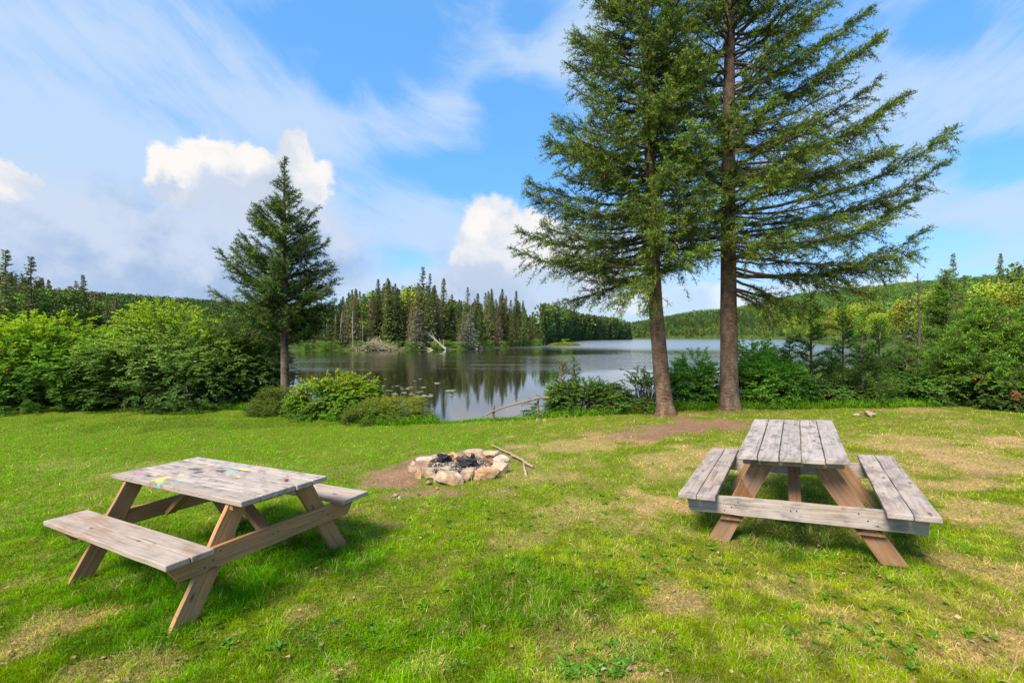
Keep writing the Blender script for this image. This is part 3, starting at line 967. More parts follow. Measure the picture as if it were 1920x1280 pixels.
def build_fire():
    # (u, v of stone middle, width px, height px, colour, label, yaw)
    k = .20833
    items = [(700, 530, 165, 110, (.44, .37, .28), 'squat grey brown stone at the front left of the fire ring', 1),
             (842, 515, 120, 85, (.42, .32, .23), 'rounded brown stone tucked behind the large tan front stone of the fire ring', 2),
             (882, 575, 205, 125, (.55, .42, .30), 'largest tan faceted stone at the front middle of the fire ring', 3),
             (1050, 545, 150, 125, (.50, .37, .26), 'blocky tan stone just right of the largest front stone of the fire ring', 4),
             (1200, 545, 195, 110, (.60, .40, .24), 'long cream and orange stone at the front right of the fire ring', 5),
             (1325, 485, 145, 130, (.60, .50, .40), 'tall cream stone at the right end of the fire ring', 6),
             (1325, 405, 130, 65, (.66, .62, .56), 'pale whitish stone at the right rear of the fire ring', 7),
             (1245, 355, 120, 70, (.52, .42, .31), 'pinkish grey rounded stone at the back right of the fire ring', 8),
             (1100, 345, 165, 80, (.54, .42, .32), 'long pink stone at the back of the fire ring', 9),
             (965, 358, 70, 66, (.40, .32, .28), 'small upright brown stone at the middle back of the fire ring', 10),
             (828, 368, 215, 60, (.42, .36, .31), 'long low stone with soot-dark inner face at the back of the fire ring', 11),
             (665, 402, 150, 62, (.60, .54, .46), 'flat cream stone at the back left of the fire ring', 12),
             (556, 470, 95, 95, (.58, .43, .30), 'pinkish stone at the far left end of the fire ring', 13),
             (640, 462, 120, 90, (.34, .25, .22), 'dark reddish stone leaning inwards on the left of the fire ring', 14),
             (770, 590, 90, 70, (.56, .45, .33), 'low tan stone filling the front left gap of the fire ring', 16),
             (1125, 560, 80, 80, (.58, .45, .32), 'small upright tan stone between the two front right stones of the fire ring', 17),
             (1330, 445, 90, 80, (.60, .50, .39), 'cream stone between the tall right stone and the whitish one of the fire ring', 18),
             (602, 528, 66, 105, (.52, .34, .22), 'narrow orange brown stone standing at the left front of the fire ring', 15)]
    for (a, b, w, h, c, lab, sd) in items:
        u = 660 + a * k; vb = 780 + (b + h * .42) * k
        x, y = g(u, vb); y += .03
        ww = w * k / F * y * .56; hh = h * k / F * y * .58
        dd = ww * (.75 if sd not in (9, 11, 5) else .5)
        z = hz(x, y)
        ang = math.atan2(y - FC[1], x - FC[0]) + math.pi / 2
        # lie along the ring
        la = ang if (sd in (3, 5, 9, 11, 12)) else ang * .5
        s = math.sin(sd * 3.3) * .12
        yaw = (ang if abs(math.cos(ang)) > .4 else 0) if sd in (6, 7, 13, 14) else 0
        rr = (s, -s * .7, (sd * .37) % .5 - .25)
        stone('fire_ring_stone', (x, y + dd * .5, z + hh * .62), (ww * 1.32, dd * 1.05, hh * 1.25), rr, sd, c, lab, 'stone', 'stones of the fire ring')
    stone('stone', (*g(690 * k + 660, 620 * k + 780), hz(*g(804, 909)) + .03), (.045, .04, .04), (.2, .1, .4), 31, (.33, .24, .2), 'small brown stone on the soil in front of the fire ring', 'stone')
    stone('stone', (*g(767 * k + 660, 665 * k + 780), hz(*g(820, 918)) + .015), (.025, .022, .018), (.2, .1, .4), 32, (.50, .17, .08), 'small brick red pebble on the soil in front of the fire ring', 'pebble')
    # bed of ash, gravel and charcoal bits inside the ring
    G = Geo(); rr = np.random.default_rng(4)
    n = 26; r = np.linspace(0, 1, 14)[:, None]; th = np.linspace(0, 2 * np.pi, 49)[None, :-1]
    X = FC[0] + .02 + r * np.cos(th) * .45; Y = FC[1] + .15 + r * np.sin(th) * .38
    Zb = FCZ + .10 - .06 * (1 - r ** 2) + (fbm(X, Y, .12, 3) - .5) * .05 - .09 * sstep(r, .86, 1)
    i = np.arange(13)[:, None] * 48; j = np.arange(48)[None]
    q = np.stack([i + j, i + (j + 1) % 48, i + 48 + (j + 1) % 48, i + 48 + j], -1).reshape(-1, 4)
    ash = fbm(X, Y, .18, 77, 4)[..., None]
    c = np.array([.15, .13, .12]) + (np.array([.42, .36, .33]) - np.array([.15, .13, .12])) * sstep(ash, .42, .58)
    G.add(np.stack([X, Y, Zb + 0 * X], -1).reshape(-1, 3), q, c.reshape(-1, 3), 0, True)
    tag(G.build('ash_bed', M_EARTH), 'bed of pale ash and dark cinders inside the stone ring', 'ash', kind='stuff')
    G = Geo()
    ico = bmesh.new(); bmesh.ops.create_icosphere(ico, subdivisions=1, radius=1)
    iv = np.array([v.co[:] for v in ico.verts]); jf = np.array([[v.index for v in f.verts] for f in ico.faces]); ico.free()
    for _ in range(950):
        a = rr.random() * 6.28; rad = math.sqrt(rr.random()) * .44
        x = FC[0] + .02 + math.cos(a) * rad; y = FC[1] + .15 + math.sin(a) * rad * .84
        s = rr.uniform(.004, .019); M = Euler(rr.random(3) * 6).to_matrix()
        V = (iv * rr.uniform(.6, 1.3, (len(iv), 1)) * np.array([1.3, .9, .6]) * s) @ np.array(M).T + np.array([x, y, FCZ + .10 - .06 * (1 - (rad / .5) ** 2) + rr.uniform(0, .02)])
        dk = rr.random()
        c = np.array([.05, .046, .044]) if dk < .4 else np.array([.22, .175, .145]) * rr.uniform(.5, 1.5)
        G.add(V, jf, c)
    tag(G.build('cinders', M_CHAR), 'loose charcoal bits and grit lying in the ash', 'cinders', kind='stuff')

    def chunk(name, a, b, w, h, d, yaw, c1, label, seed, tilt=0):
        u = 660 + a * k; v = 780 + b * k
        x, y = g(u, v + 5)
        y = min(max(y, FC[1] - .35), FC[1] + .45)
        ww = w * k / F * y
        bm = bmesh.new(); bmesh.ops.create_cube(bm, size=1)
        bmesh.ops.subdivide_edges(bm, edges=bm.edges, cuts=5, use_grid_fill=True)
        V = np.array([q.co[:] for q in bm.verts]); Fs = np.array([[q.index for q in f.verts] for f in bm.faces]); bm.free()
        V = V * np.array([ww, d, h * k / F * y * .8])
        V = V + .032 * np.stack([fbm(V[:, 0] + seed, V[:, 1] + V[:, 2] * 1.3, .04, seed + i, 3) - .5 for i in range(3)], 1) * 2
        G = Geo(); G.add(V, Fs, c1, 0, False)
        o = G.build(name, M_CHAR); o.location = (x, y, FCZ + .095 + h * k / F * y * .3); o.rotation_euler = (tilt, tilt * .5, yaw)
        return tag(o, label, 'burnt wood' if 'charred' in name or 'log' in name else 'wood')
    chunk('charred_log', 1045, 470, 165, 55, .10, .12, (.035, .034, .038), 'black charred log lying at the right of the fire ring ashes', 3, .06)
    chunk('charred_log', 825, 455, 95, 72, .12, .5, (.03, .03, .035), 'dark burnt wood chunk left of the tan split wood in the fire ring', 5, .25)
    chunk('split_firewood', 920, 440, 90, 78, .07, -.5, (.42, .27, .13), 'tan unburnt split wood piece in the middle of the fire ring', 7, .5)
    chunk('charred_stick', 1100, 385, 34, 66, .04, .2, (.03, .03, .03), 'short black burnt stub standing at the back of the fire ring', 9, .15)


build_fire()


def stick(name, pts, r0, r1, col, label, cat, wob=.006, sides=10, mat=None, seed=1):
    rr = np.random.default_rng(seed)
    P = np.array(pts, float); n = 16
    t = np.linspace(0, len(P) - 1, n); i = np.minimum(t.astype(int), len(P) - 2); f = (t - i)[:, None]
    Q = P[i] * (1 - f) + P[i + 1] * f + rr.normal(size=(n, 3)) * wob
    R = np.linspace(r0, r1, n) * (1 + .1 * rr.normal(size=n))
    V, Fq = tubes(Q[None], R[None], sides)
    G = Geo(); G.add(V, Fq, col, 0, True)
    G.add(V[:sides], [list(range(sides))], col); G.add(V[-sides:], [list(range(sides))[::-1]], np.array(col) * 1.2)
    o = G.build(name, mat or M_TWIG)
    return tag(o, label, cat) if label else o


def gp(u, v, dz=0):
    x, y = g(u, v)
    return (x, y, hz(x, y) + dz)


stick('fallen_branch', [gp(922, 838, .03), gp(960, 861, .05), gp(1000, 879, .03)], .014, .020, (.33, .235, .16), 'long bare stick lying on the grass right of the fire ring', 'stick')
stick('fallen_branch', [gp(981, 866, .012), gp(983, 880, .015), gp(987, 893, .012)], .010, .016, (.42, .32, .23), 'short pale stick under the long one right of the fire ring', 'stick', .004, seed=4)
for i, (u, v, w, c, lab) in enumerate([(741, 931, .055, (.46, .40, .34), 'flat grey stone on bare soil left of the fire ring'), (750, 934, .032, (.50, .42, .36), 'small grey pebble beside the flat grey stone on the soil'),
                                       (1632, 781, .14, (.44, .34, .30), 'larger pinkish boulder at the lawn edge by the right thicket'), (1606, 781, .07, (.46, .36, .33), 'smaller stone beside the pinkish boulder at the lawn edge'),
                                       (1021, 791, .075, (.56, .40, .28), 'orange tan stone at the foot of the right railing post'), (1008, 790, .06, (.60, .52, .34), 'pale yellowish stone left of the orange one by the railing post'),
                                       (1183, 822, .03, (.55, .42, .33), 'pale pebble on the dirt patch before the big spruces'), (1176, 830, .02, (.52, .40, .31), 'tiny pebble on the dirt patch edge before the big spruces'),
                                       (742, 952, .022, (.5, .42, .35), 'tiny tan pebble on the grass below the flat grey stone')]):
    p = gp(u, v)
    stone('stone', (p[0], p[1], p[2] + w * .3), (w, w * .8, w * .62), (.1, .05, i * .7), 60 + i, c, lab, 'stone')
# little brown scrap left on the painted table
Mtab = Matrix.Translation((TL[0], TL[1], TL[2] + EYE)) @ Matrix.Rotation(math.radians(TL[3]), 4, 'Z') @ Matrix.Rotation(math.radians(TL[4]), 4, 'Y')
pt = Mtab @ Vector((-.78, -.12, .775))
stone('pine_cone_scrap', pt, (.022, .015, .014), (0, 0, .5), 91, (.30, .15, .08), 'small brown cone scrap lying on the painted picnic table', 'cone scrap')


def railing():
    x0, y0 = g(925, 789); x1, y1 = g(1009, 788)
    y0 = 10.25; y1 = 10.3
    x0 = at(925, y0); x1 = at(1009, y1)
    root = empty('branch_railing', (.5 * (x0 + x1), y0, hz(.5 * (x0 + x1), y0)))
    tag(root, 'rustic railing of one bare branch on two thin posts at the lake edge', 'railing')
    off = np.array(root.location)

    def zz(v, y): return EYE + (HOR - v) / F * y
    a = stick('post', np.array([(x0, y0, zz(797, y0)), (x0 + .01, y0, zz(759, y0))]) - off, .030, .026, (.20, .145, .11), None, None, .004); a.parent = root
    b = stick('post', np.array([(x1, y1, zz(795, y1)), (x1, y1, zz(748, y1))]) - off, .030, .026, (.19, .14, .11), None, None, .004, seed=3); b.parent = root
    ys = .5 * (y0 + y1) - .06
    pts = [(at(u, ys), ys, zz(v, ys)) for u, v in ((911, 778), (925, 770), (945, 763), (965, 757), (990, 751), (1009, 746), (1030, 744))]
    c = stick('rail', np.array(pts) - off, .017, .024, (.25, .175, .13), None, None, .006, seed=5); c.parent = root


railing()


# ------------------------------------------------------------------ conifers seen close
class Conifer:
    def __init__(self, seed):
        self.r = np.random.default_rng(seed)
        self.tw = []          # twig paths (k,4,3), radii
        self.sh = []          # shoots
        self.br = []

    def limb(self, P0, P1, sag=.15, dens=1.0, bare=.25, rad=.03, twl=.5, droop=.25, tone=1.0, sp=.075, sstp=.06, ctrl=.5):
        r = self.r
        P0 = np.array(P0, float); P1 = np.array(P1, float)
        L = np.linalg.norm(P1 - P0)
        Pc = P0 + (P1 - P0) * ctrl; Pc[2] -= sag * L * .5; 
        Pc = Pc + r.normal(size=3) * .04 * L
        n = 12; t = np.linspace(0, 1, n)[:, None]
        C = (1 - t) ** 2 * P0 + 2 * t * (1 - t) * Pc + t ** 2 * P1
        C[1:-1] += r.normal(size=(n - 2, 3)) * .006 * L
        R = rad * (1 - t[:, 0]) ** .8 + .004
        self.br.append((C, R))
        m = max(4, int(L * (1 - bare) / sp))
        tt = bare + (1 - bare) * (np.arange(m) + r.random(m)) / m
        tt = np.clip(tt, 0, .995)
        f = tt * (n - 1); i = np.minimum(f.astype(int), n - 2); fr = (f - i)[:, None]
        B = C[i] * (1 - fr) + C[i + 1] * fr; T = nrm(C[i + 1] - C[i])
        side = np.where(np.arange(m) % 2 == 0, 1., -1.)[:, None] * np.where(r.random(m) < .12, -1, 1)[:, None]
        Sv = nrm(np.cross(T, [0, 0, 1.]))
        ang = r.uniform(.35, 1.25, m)[:, None]
        roll = r.normal(size=m)[:, None] * .85
        D = nrm(T * np.cos(ang) + (Sv * side * np.cos(roll) + np.array([0, 0, 1.]) * np.sin(roll) * 1.0) * np.sin(ang))
        prof = np.minimum((1 - tt) ** .5 * 1.05 + .10, .25 + 1.3 * (tt - bare + .12) / (1 - bare))
        tl = twl * np.clip(prof, .14, 1) * r.uniform(.35, 1.2, m) * (.55 + .9 * vnoise(tt * L * 2.6 + r.random() * 50, np.zeros(m), 3))
        ext = np.array([0, 0, -1.]) * droop
        q = np.linspace(0, 1, 4)[None, :, None]
        TW = B[:, None] + (D[:, None] * q + (ext + T * .18)[:, None] * q ** 2 if False else D[:, None] * q + (ext[None] + T * .18)[:, None] * q ** 2) * tl[:, None, None]
        keep = r.random(m) < dens
        self.tw.append((TW, np.linspace(.005, .002, 4)[None] * np.ones((m, 1))))
        TW = TW[keep]; tl = tl[keep]
        if len(TW) == 0:
            return
        # shoots along each twig
        ns = np.maximum(2, (tl / sstp * 3.6).astype(int))
        idx = np.repeat(np.arange(len(TW)), ns)
        K = len(idx)
        s = r.random(K) ** .85 * .85 + .12
        f = s * 3; i = np.minimum(f.astype(int), 2); fr = (f - i)[:, None]
        A = TW[idx, i] * (1 - fr) + TW[idx, i + 1] * fr
        Td = nrm(TW[idx, i + 1] - TW[idx, i])
        rnd = nrm(r.normal(size=(K, 3)) * [1, 1, .7])
        Dd = nrm(Td * .75 + rnd * .75 + [0, 0, .08])
        Ls = .075 * r.uniform(.5, 1.5, K)
        # tip shoots
        A2 = TW[:, -1] - nrm(TW[:, -1] - TW[:, -2]) * .03; D2 = nrm(TW[:, -1] - TW[:, -2]); L2 = .11 * r.uniform(.7, 1.3, len(A2))
        # shoots on the limb itself
        k3 = max(3, int(L * (1 - bare) / .016)); t3 = bare + (1 - bare) * r.random(k3); f = t3 * (n - 1); i = np.minimum(f.astype(int), n - 2); fr = (f - i)[:, None]
        A3 = C[i] * (1 - fr) + C[i + 1] * fr; D3 = nrm(nrm(C[i + 1] - C[i]) * .7 + r.normal(size=(k3, 3)) * .55); L3 = .09 * r.uniform(.7, 1.3, k3)
        tw = tone * r.uniform(.85, 1.15)
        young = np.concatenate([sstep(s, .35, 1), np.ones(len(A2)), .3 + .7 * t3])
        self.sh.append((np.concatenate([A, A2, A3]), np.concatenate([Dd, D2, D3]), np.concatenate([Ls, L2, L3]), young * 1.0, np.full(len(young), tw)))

    def build(self, root, H, trunk_pts, trunk_r, mat_bark, dark, light, n=8, nl=.028, w=.0100, tip=(.30, .22, .11), name='crown', trunk_top=None, sides=18, pitch=1.0):
        r = self.r
        # trunk
        P = np.array(trunk_pts, float); Rr = np.array(trunk_r, float)
        m = 46; t = np.linspace(0, len(P) - 1, m); i = np.minimum(t.astype(int), len(P) - 2); f = (t - i)
        Q = P[i] * (1 - f[:, None]) + P[i + 1] * f[:, None]; RR = Rr[i] * (1 - f) + Rr[i + 1] * f
        V, Fq = tubes(Q[None], RR[None], sides)
        ax = np.repeat(Q, sides, 0); dv = V - ax
        bump = 1 + .10 * (fbm(np.arctan2(dv[:, 1], dv[:, 0]) * 2 + 20, V[:, 2] * 2.2, 1, 5, 3) - .5)
        flare = 1 + .60 * np.exp(-np.maximum(V[:, 2] - P[0, 2] - .03, 0) / .14) * (.6 + .5 * np.abs(np.sin(np.arctan2(dv[:, 1], dv[:, 0]) * 2.5 + 1)))
        V = ax + dv * (bump * flare)[:, None]
        G = Geo(); G.add(V, Fq, (1, 1, 1), 0, True)
        G.build('trunk', mat_bark, root)
        G = Geo()
        C = np.stack([b[0] for b in self.br]); R = np.stack([b[1] for b in self.br])
        V, Fq = tubes(C, R, 5); G.add(V, Fq, (.15, .105, .075), 0, True)
        TW = np.concatenate([a for a, _ in self.tw]); RW = np.concatenate([b for _, b in self.tw])
        V, Fq = tubes(TW, RW, 3); G.add(V, Fq, (.15, .105, .075))
        G.build('branches', M_TWIG, root)
        A, D, L, Y, W = [np.concatenate([s[i] for s in self.sh]) for i in range(5)]
        K = len(A)
        dark = np.array(dark); light = np.array(light)
        patchn = fbm(A[:, 0] * 1.3 + A[:, 1] + 30, A[:, 2] + 30, .5, 9, 3)
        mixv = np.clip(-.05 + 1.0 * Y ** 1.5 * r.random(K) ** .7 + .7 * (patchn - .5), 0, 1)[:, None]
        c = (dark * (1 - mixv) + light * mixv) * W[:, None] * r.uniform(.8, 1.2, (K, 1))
        br = r.random(K) < .05
        c = np.where(br[:, None], np.array(tip) * r.uniform(.6, 1.1, (K, 1)), c)
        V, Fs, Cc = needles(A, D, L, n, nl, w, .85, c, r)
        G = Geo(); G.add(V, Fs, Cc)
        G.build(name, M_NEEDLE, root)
        return K


def interp(tab, x): return float(np.interp(x, [a for a, _ in tab], [b for _, b in tab]))


def big_spruce(u0, Z, v_base, lean_pts, trunk_r, H, left, right, explicit, label, seed, start, mat, front=.8):
    """left / right: crown half-width (photo px) against photo row, at the trunk's distance"""
    x0 = at(u0, Z); z0 = hz(x0, Z) - .05
    root = empty('spruce_tree', (x0, Z, z0))
    tag(root, label, 'spruce tree', 'big spruces on the lawn edge')
    m2 = Z / F

    def zl(v): return EYE + (HOR - v) * m2 - z0
    pts = [((u - u0) * m2, 0, zl(v)) for u, v in lean_pts]
    pts.append((pts[-1][0] + .05, 0, H)); 
    tz = [p[2] for p in pts]; tx = [p[0] for p in pts]
    T = Conifer(seed); r = T.r

    def trunk_x(z): return float(np.interp(z, tz, tx))
    rad0 = trunk_r

    def trad(z): return max(.02, rad0 * (1 - z / H) ** .85)
    for e in explicit:
        (vo, ut, vt, sag, dy) = e[:5]
        tk = e[5] if len(e) > 5 else 1.0
        zo = zl(vo)
        ut = ut - 22 if ut > u0 else ut + 10
        T.limb((trunk_x(zo), 0, zo), ((ut - u0) * m2, dy, zl(vt)), sag=sag, rad=.030 * tk, bare=.24, twl=.62 * tk, droop=.30, dens=1, sp=.028, tone=1.0, ctrl=.55)
    z = start
    k = 0
    while z < H - .25:
        v = HOR - (z + z0 - EYE) / m2
        nb = (6 if u0 < 1300 else 4) if z < H * .62 else 4
        for b in range(nb):
            az = r.random() * 2 * math.pi
            k += 1
            wl = interp(left, v) * m2; wr = interp(right, v) * m2
            cx = math.cos(az)
            Lb = (wr if cx > 0 else wl)
            fr = front * (wl + wr) * .5 + .3
            Lr = math.sqrt((Lb * cx) ** 2 + (fr * math.sin(az)) ** 2) * r.uniform(.55, 1.0)
            if (v < -80): Lr = max(.25, (H - z) * .36) * r.uniform(.7, 1)
            zz = z + r.uniform(-.1, .1)
            up = interp([(0, -.12), (.25, .02), (.5, .22), (.8, .5), (1, .9)], zz / H) + r.normal() * .07
            tip = (trunk_x(zz) + cx * Lr, math.sin(az) * Lr, zz + up * Lr)
            low = zz < start + 1.0
            T.limb((trunk_x(zz), 0, zz), tip, sag=.28, rad=.009 + .008 * Lr, bare=.20 if Lr > 1 else .10, twl=min(.62, .26 + .18 * Lr),
                   droop=.30, dens=.5 if low else .92, sp=.06, tone=1.0)
        # short dead twigs near the stem
        z += .15 if z < H * .75 else .12
    rr = [rad0 * (1 - max(0, p[2]) / H) ** .8 + .015 for p in pts]; rr[0] = rad0 * 1.06
    # dead bare twigs under the crown and inside it
    for _ in range(46):
        zz = r.uniform(start - 1.2, start + 4.5); az = r.random() * 6.28; Ld = r.uniform(.25, .9)
        a = np.array((trunk_x(zz), 0, zz)); b = a + np.array((math.cos(az), math.sin(az), r.uniform(-.5, .1))) * Ld
        t = np.linspace(0, 1, 12)[:, None]
        C = a * (1 - t) + b * t + np.sin(t * 7) * .02 * r.normal(size=3)
        T.br.append((C, .010 * (1 - t[:, 0]) + .003))
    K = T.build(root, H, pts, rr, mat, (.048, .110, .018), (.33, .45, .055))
    return root


# left one of the pair
big_spruce(1250, 9.75, 778, [(1250, 782), (1240, 700), (1228, 560), (1222, 420), (1218, 250), (1212, 100), (1206, -60)], .148, 13.2,
           [(-80, 105), (0, 118), (100, 150), (200, 180), (300, 212), (400, 240), (500, 225), (560, 150)],
           [(-80, 110), (100, 140), (300, 165), (450, 150), (560, 95)],
           [(515, 1032, 572, -.10, -.3), (500, 948, 468, .42, -.2), (455, 962, 425, .30, .3), (530, 1130, 572, -.05, -.9), (420, 975, 372, .22, -.5), (385, 985, 330, .25, .4),
            (330, 1008, 268, .25, -.3), (270, 1030, 205, .2, .3), (200, 1048, 128, .2, -.2), (130, 1068, 62, .15, .3), (70, 1090, 5, .1, -.3),
            (470, 1020, 500, .3, -.8), (340, 1050, 300, .2, -.8), (520, 1180, 590, -.1, -.9), (500, 1150, 560, -.15, -1.6), (510, 1240, 500, .1, -2.2), (470, 1170, 470, .1, -1.9), (430, 1280, 430, .1, -2.2), (380, 1190, 370, .1, -2.0), (330, 1260, 320, .1, -2.0), (280, 1180, 260, .1, -1.9), (220, 1250, 210, .1, -1.9), (150, 1200, 130, .1, -1.7), (90, 1240, 60, .1, -1.7), (440, 1000, 440, .25, -.9)],
           'left one of the two tall spruces, its trunk leaning slightly left', 21, 3.0, M_BARK, .85)
# right one
big_spruce(1369, 10.1, 770, [(1369, 775), (1367, 700), (1366, 560), (1365, 400), (1366, 250), (1368, 100), (1370, -60)], .172, 14.0,
           [(-80, 110), (100, 150), (300, 160), (450, 150), (560, 80)],
           [(-80, 150), (0, 165), (100, 190), (200, 205), (300, 230), (400, 240), (500, 215), (560, 130)],
           [(505, 1752, 428, .42, -.2, 1.1), (480, 1640, 520, .10, -.9), (462, 1768, 358, .50, .3, 1.05), (540, 1540, 585, .0, -.3), (545, 1468, 600, -.1, -.5),
            (400, 1782, 254, .38, -.4, 1.15), (420, 1650, 395, .15, -.6), (335, 1741, 168, .28, .2, 1.1), (350, 1655, 300, .2, -.7), (290, 1655, 160, .30, -.3),
            (255, 1640, 98, .15, -.5), (180, 1669, 5, .15, .2, 1.1), (150, 1600, -20, .15, -.3), (90, 1560, -110, .1, 0), (515, 1690, 482, .35, -.7), (440, 1730, 330, .35, -.9), (310, 1640, 225, .2, -.9),
            (500, 1620, 560, .1, -.9), (520, 1480, 590, -.1, -1.0), (540, 1430, 600, -.15, -1.2), (490, 1400, 480, .1, -2.2), (450, 1500, 450, .1, -2.0), (400, 1350, 380, .1, -2.2), (350, 1450, 330, .1, -2.1), (290, 1380, 270, .1, -2.0), (60, 1400, 20, .1, -1.8), (230, 1590, 140, .2, -1.1), (380, 1600, 330, .15, -1.3), (450, 1600, 440, .2, -1.4)],
           'right one of the two tall spruces, straight trunk and long limbs reaching right', 22, 3.35, M_BARK2, .85)


def small_spruce():
    Z = 14.0; u0 = 533; x0 = at(u0, Z); z0 = hz(x0, Z)
    root = empty('spruce_tree', (x0, Z, z0))
    tag(root, 'smaller conical spruce standing alone over the left shrubs, with a thin pointed leader', 'spruce tree')
    m2 = Z / F

    def zl(v): return EYE + (HOR - v) * m2 - z0
    H = zl(292)
    T = Conifer(33); r = T.r
    prof = [(292, 1), (330, 6), (350, 16), (370, 28), (420, 52), (470, 78), (530, 100), (580, 112), (620, 105), (650, 70)]
    for (vo, ut, vt) in ((600, 396, 545), (560, 405, 468), (520, 455, 440), (610, 400, 590), (630, 395, 625), (560, 618, 548), (520, 606, 490), (600, 622, 590), (470, 470, 395), (450, 590, 385), (480, 596, 440), (615, 380, 600)):
        T.limb((0, 0, zl(vo)), ((ut - u0) * m2, r.uniform(-.3, .3), zl(vt)), sag=.2, rad=.02, bare=.2, twl=.5, droop=.1, sp=.032)
    z = zl(645)
    while z < H - .1:
        v = HOR - (z + z0 - EYE) / m2
        for b in range(4 if z < H * .5 else 3):
            az = r.random() * 6.283; Lb = max(.08, .92 * interp(prof, v) * m2 * r.uniform(.62, 1.04))
            up = .28 + .45 * (z / H) + r.normal() * .08
            T.limb((0, 0, z), (math.cos(az) * Lb, math.sin(az) * Lb, z + up * Lb), sag=.2, rad=.010 + .01 * Lb, bare=.12, twl=min(.5, .04 + .32 * Lb), droop=.08, sp=.036)
        z += .115
    T.build(root, H, [(0.06, 0, -.4), (.03, 0, .6), (0, 0, zl(620)), (0, 0, zl(400)), (0, 0, H)], [.14, .125, .10, .045, .008], M_BARK2, (.040, .095, .022), (.24, .35, .06), n=8, nl=.036, w=.010)


small_spruce()


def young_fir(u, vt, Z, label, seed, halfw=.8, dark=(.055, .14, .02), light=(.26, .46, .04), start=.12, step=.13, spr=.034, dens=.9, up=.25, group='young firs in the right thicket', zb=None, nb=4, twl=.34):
    x0 = at(u, Z); z0 = hz(x0, Z) if zb is None else zb
    H = EYE + (HOR - vt) * Z / F - z0
    root = empty('young_fir', (x0, Z, z0))
    tag(root, label, 'fir tree', group)
    T = Conifer(seed); r = T.r
    z = H * start
    while z < H - .05:
        w = halfw * (1 - z / H) ** .75 * (.6 + .4 * min(1, z / H * 5))
        for b in range(nb):
            az = r.random() * 6.283; Lb = max(.07, w * r.uniform(.6, 1.1))
            T.limb((0, 0, z), (math.cos(az) * Lb, math.sin(az) * Lb, z + (up + .3 * z / H) * Lb), sag=.12, rad=.008, bare=.1, twl=min(twl, .08 + .3 * Lb), droop=.03, sp=spr, dens=dens)
        z += step * (1 - .45 * z / H)
    T.build(root, H, [(0, 0, -.2), (.01, 0, H * .5), (0, 0, H)], [.035 + .006 * H, .022 + .003 * H, .005], M_BARK2, dark, light, n=7, nl=.028, w=.0105, sides=8)


young_fir(1520, 548, 11.2, 'slender sparse fir sapling first right of the big trunks, water showing behind it', 41, .78, dens=.8, step=.17, nb=3, start=.2)
young_fir(1580, 566, 12.6, 'thin fir sapling second in the row, before the yellow birches', 42, .8, dens=.75, step=.18, nb=3, start=.2)
young_fir(1648, 612, 11.4, 'short fir sapling between the thin sapling and the bare snag', 43, .75, step=.16, nb=3)
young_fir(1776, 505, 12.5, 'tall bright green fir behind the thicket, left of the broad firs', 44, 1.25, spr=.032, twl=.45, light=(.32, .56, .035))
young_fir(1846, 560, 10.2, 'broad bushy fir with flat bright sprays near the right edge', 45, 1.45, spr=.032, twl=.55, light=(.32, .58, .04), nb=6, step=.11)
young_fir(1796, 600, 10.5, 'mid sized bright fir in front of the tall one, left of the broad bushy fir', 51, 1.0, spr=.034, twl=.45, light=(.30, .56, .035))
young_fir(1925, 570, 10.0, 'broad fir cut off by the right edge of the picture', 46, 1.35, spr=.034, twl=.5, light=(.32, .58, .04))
young_fir(1480, 640, 11.3, 'fir sapling standing between the straight trunk bush and the first slender sapling', 52, .75, step=.15, nb=4)
young_fir(1618, 650, 10.4, 'bright small fir in front of the thin saplings, right of the low nestled one', 53, .8, step=.13, nb=4)
young_fir(1560, 660, 11.0, 'low fir sapling nestled between the first two slender saplings', 47, .6, step=.15, nb=3)
young_fir(1700, 640, 10.6, 'low dense fir sapling at the foot of the bare snag', 48, .85, nb=4)
young_fir(1052, 672, 10.7, 'tiny fir seedling with bare twiggy top right of the branch railing', 49, .5, dens=.28, step=.12, nb=3, group='fir seedlings by the railing', zb=-.05)
young_fir(1076, 664, 10.9, 'taller tiny fir seedling with nearly bare leader, right of the railing', 50, .42, dens=.2, step=.15, nb=3, group='fir seedlings by the railing', zb=-.05)


def snag(u, vt, vb, Z, label, seed, r0=.05):
    r = np.random.default_rng(seed)
    x0 = at(u, Z); z0 = hz(x0, Z); H = EYE + (HOR - vt) * Z / F - z0
    root = empty('dead_snag', (x0, Z, z0)); tag(root, label, 'dead tree')
    t = np.linspace(0, 1, 14)
    P = np.stack([.05 * np.sin(t * 3), 0 * t, t * H], 1)
    V, Fq = tubes(P[None], (r0 * (1 - t) + .01)[None], 8)
    G = Geo(); G.add(V, Fq, (.17, .13, .10), 0, True); G.build('trunk', M_TWIG, root)
    C = []; R = []
    for i in range(60):
        z = H * r.uniform(.2, .98); az = r.random() * 6.28; L = (.15 + .55 * (1 - z / H)) * r.uniform(.5, 1.2)
        q = np.linspace(0, 1, 6)[:, None]
        d = np.array([math.cos(az), math.sin(az), r.uniform(.1, .5)])
        C.append(np.array([0, 0, z]) + d * q * L + np.array([0, 0, .2]) * q ** 2 * L + r.normal(size=(6, 3)) * .01); R.append(.007 * (1 - q[:, 0]) + .002)
    V, Fq = tubes(np.array(C), np.array(R), 4); G = Geo(); G.add(V, Fq, (.17, .13, .10)); G.build('branches', M_TWIG, root)


snag(1720, 512, 700, 11.6, 'bare dead spruce pole standing in the right thicket', 5)


